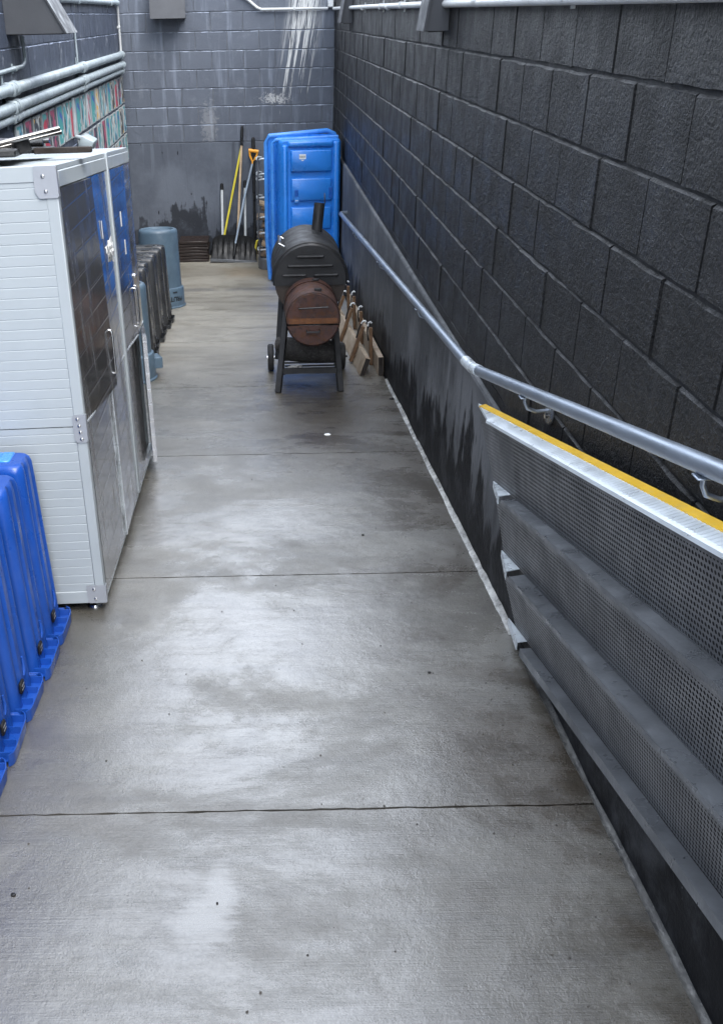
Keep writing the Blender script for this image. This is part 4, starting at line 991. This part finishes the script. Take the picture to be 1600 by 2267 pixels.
pole('push_broom', 'broom with a yellow handle slanting up to the right on the far wall', 'broom', (-.475, 12.55, .04), (-.170, 12.715, 1.34), .014, M['ylw_pole'], None, .1, (.13, .03, .07, M['black_pl']))
pole('push_broom', 'tall broom with a wooden handle and black grip on the far wall', 'broom', (-.262, 12.52, .03), (-.152, 12.72, 1.565), .015, M['wood_pole'], M['black_pl'], .20, (.13, .03, .07, M['black_pl']))
pole('pole_tool', 'white pole with black cap standing behind the snow shovel', 'tool', (-.150, 12.60, .02), (-.135, 12.72, .915), .017, M['white_pole'], M['black_pl'], .06, (.1, .02, .05, M['black_pl']))
pole('pole_tool', 'long black pole beside the firewood rack', 'tool', (-.02, 12.58, .01), (-.018, 12.72, 1.43), .018, M['black_pl'], M['rubber'], .1)
# snow shovel
sv = thing('snow_shovel', 'black snow shovel with orange handle leaning on the far wall', 'shovel', (-.30, 12.30, .0), (0, rad(4.0), 0))
g = B(); rs = []; n = 60
for i in range(n + 1):
    x = -.285 + .57 * i / n; e = 1 - .22 * abs(2 * i / n - 1) ** 5
    corr = .016 * max(0, math.cos(i / n * 2 * math.pi * 8)) ** 6
    row = []
    for k in range(9):
        t = k / 8; y = .0 + .16 * t + .05 * math.sin(t * math.pi) * 1.0; z = .025 + .25 * t * e
        nrm = Vector((0, -.75, .5)).normalized(); p = Vector((x * (1 - .05 * t), y, z)) - nrm * (corr * math.sin(min(1, t * 1.15) * math.pi)); row.append(p)
    rs.append(row + [p + Vector((0, .006, -.003)) for p in row[::-1]])
g.rings(rs); bl = g.build('blade', M['shovel'], sv, True, ang=40)
g = B(); g.box(-.288, .288, -.010, .012, .0, .032, .003); g.build('wear_edge', M['alu_d'], bl)
B().tube([(.0, -.0, .07), (.012, .07, .19), (.03, .13, .31)], [.012, .022, .018], 10).build('socket', M['black_pl'], sv)
B().tube([(.012, .06, .20), (.10, .29, .68), (.178, .385, 1.02)], .014, 12).build('shaft', M['blue_pole'], sv)
g = B(); g.tube([(.178, .385, 1.0), (.180, .388, 1.045), (.145, .395, 1.10), (.135, .40, 1.155)], .012, 8); g.tube([(.180, .388, 1.045), (.222, .395, 1.095), (.236, .40, 1.15)], .012, 8); g.tube([(.125, .40, 1.158), (.246, .40, 1.150)], .019, 12)
g.build('d_grip', M['org'], sv)
sv.scale = (1.04, 1., 1.14)
# small yellow wedge behind the shovel
ho = thing('yellow_hook', 'small yellow plastic hook behind the snow shovel blade', 'hook', (.005, 12.45, .0))
B().tube([(-.02, 0, .0), (-.02, 0, .16), (0.0, 0, .235), (.03, 0, .25), (.035, 0, .22)], .014, 8).build('bar', M['ylw_pole'], ho)

# stack of dark mats
for k in range(7):
    g = B(); w_ = .19 + random.uniform(-.006, .006); g.box(-w_, w_, -.17, .17, 0, .034, .006); g.box(-w_ + .03, w_ - .03, -.14, .14, .0345, .037)
    o = g.build('floor_mat', M['tray'], None, loc=(-.815 + random.uniform(-.008, .008), 12.54 + random.uniform(-.008, .008), .001 + k * .0385), rot=(0, 0, rad(random.uniform(-1.5, 1.5))))
    tag(o, 'dark brown folded mat, ' + ['bottom of the stack by the far wall', 'second from the bottom of the stack', 'third from the bottom of the stack', 'middle of the stack of seven', 'third from the top of the stack', 'second from the top of the stack', 'topmost of the stack by the far wall'][k], 'mat', 'stacked dark mats by the far wall')

# ------------------------------------------------------------------ litter on the ramp
def chip(name, x, y, sx, sy, sz, mat, label, cat):
    t = bmesh.new(); bmesh.ops.create_icosphere(t, subdivisions=2, radius=1)
    for v in t.verts: k = 1 + .35 * noise.noise(v.co * 2 + Vector((x * 9, y * 5, 0))); v.co = Vector((v.co.x * sx * k, v.co.y * sy * k, v.co.z * sz * k))
    b = B(); b._add(t); tag(b.build(name, mat, None, True, loc=(x, y, rz(y) + sz * .6)), label, cat)
chip('paint_chip', .425, 5.552, .022, .015, .003, M['paper'], 'flat white chip on the ramp in front of the smoker', 'litter')
chip('pebble', .483, 3.991, .007, .006, .004, M['ink'], 'dark pebble in the middle of the ramp, nearer than the white chip', 'pebble')
chip('pebble', .594, 2.768, .006, .005, .004, M['ink'], 'dark pebble on the ramp beside the perforated steps', 'pebble')
chip('pebble', -.136, 1.700, .003, .003, .003, M['ink'], 'tiny dark pebble in the puddle', 'pebble')
chip('pebble', .935, 6.32, .018, .012, .008, M['ink'], 'dark pebble at the wall foot near the wooden racks', 'pebble')
chip('pebble', -.672, 1.742, .007, .006, .004, M['ink'], 'dark pebble at the left edge of the nearest slab', 'pebble')

g = B(); rg = random.Random(12)
for k in range(420):
    if k % 3: x, y = .93 - abs(rg.gauss(0, .18)), rg.uniform(1.2, 7.0)
    else: x, y = rg.uniform(-.75, .9), rg.uniform(1.1, 9.5)
    if k % 7 == 0: y = rg.choice((2.05, 3.58, 5.2, 6.75)) + rg.gauss(0, .012)
    r = rg.uniform(.0012, .0038); z = rz(y) + r * .4; a0 = rg.uniform(0, 6.3)
    top = Vector((x, y, z + r)); bt = Vector((x, y, z - r * .5))
    ring = [Vector((x + r * rg.uniform(.8, 1.5) * math.cos(a0 + q * 1.571), y + r * rg.uniform(.8, 1.5) * math.sin(a0 + q * 1.571), z)) for q in range(4)]
    vt = g.bm.verts.new(top); vr = [g.bm.verts.new(p) for p in ring]
    for q in range(4): g.bm.faces.new((vr[q], vr[(q + 1) % 4], vt))
M['grit'] = pm('mixed_grit', (.10, .09, .08), .8, 0., c2=(.03, .028, .026), vs=60, bump=0)
o = g.build('floor_grit', M['grit'], None, False); o['kind'] = 'stuff'; o['label'] = 'fine dark grit scattered over the wet concrete'; o['category'] = 'grit'
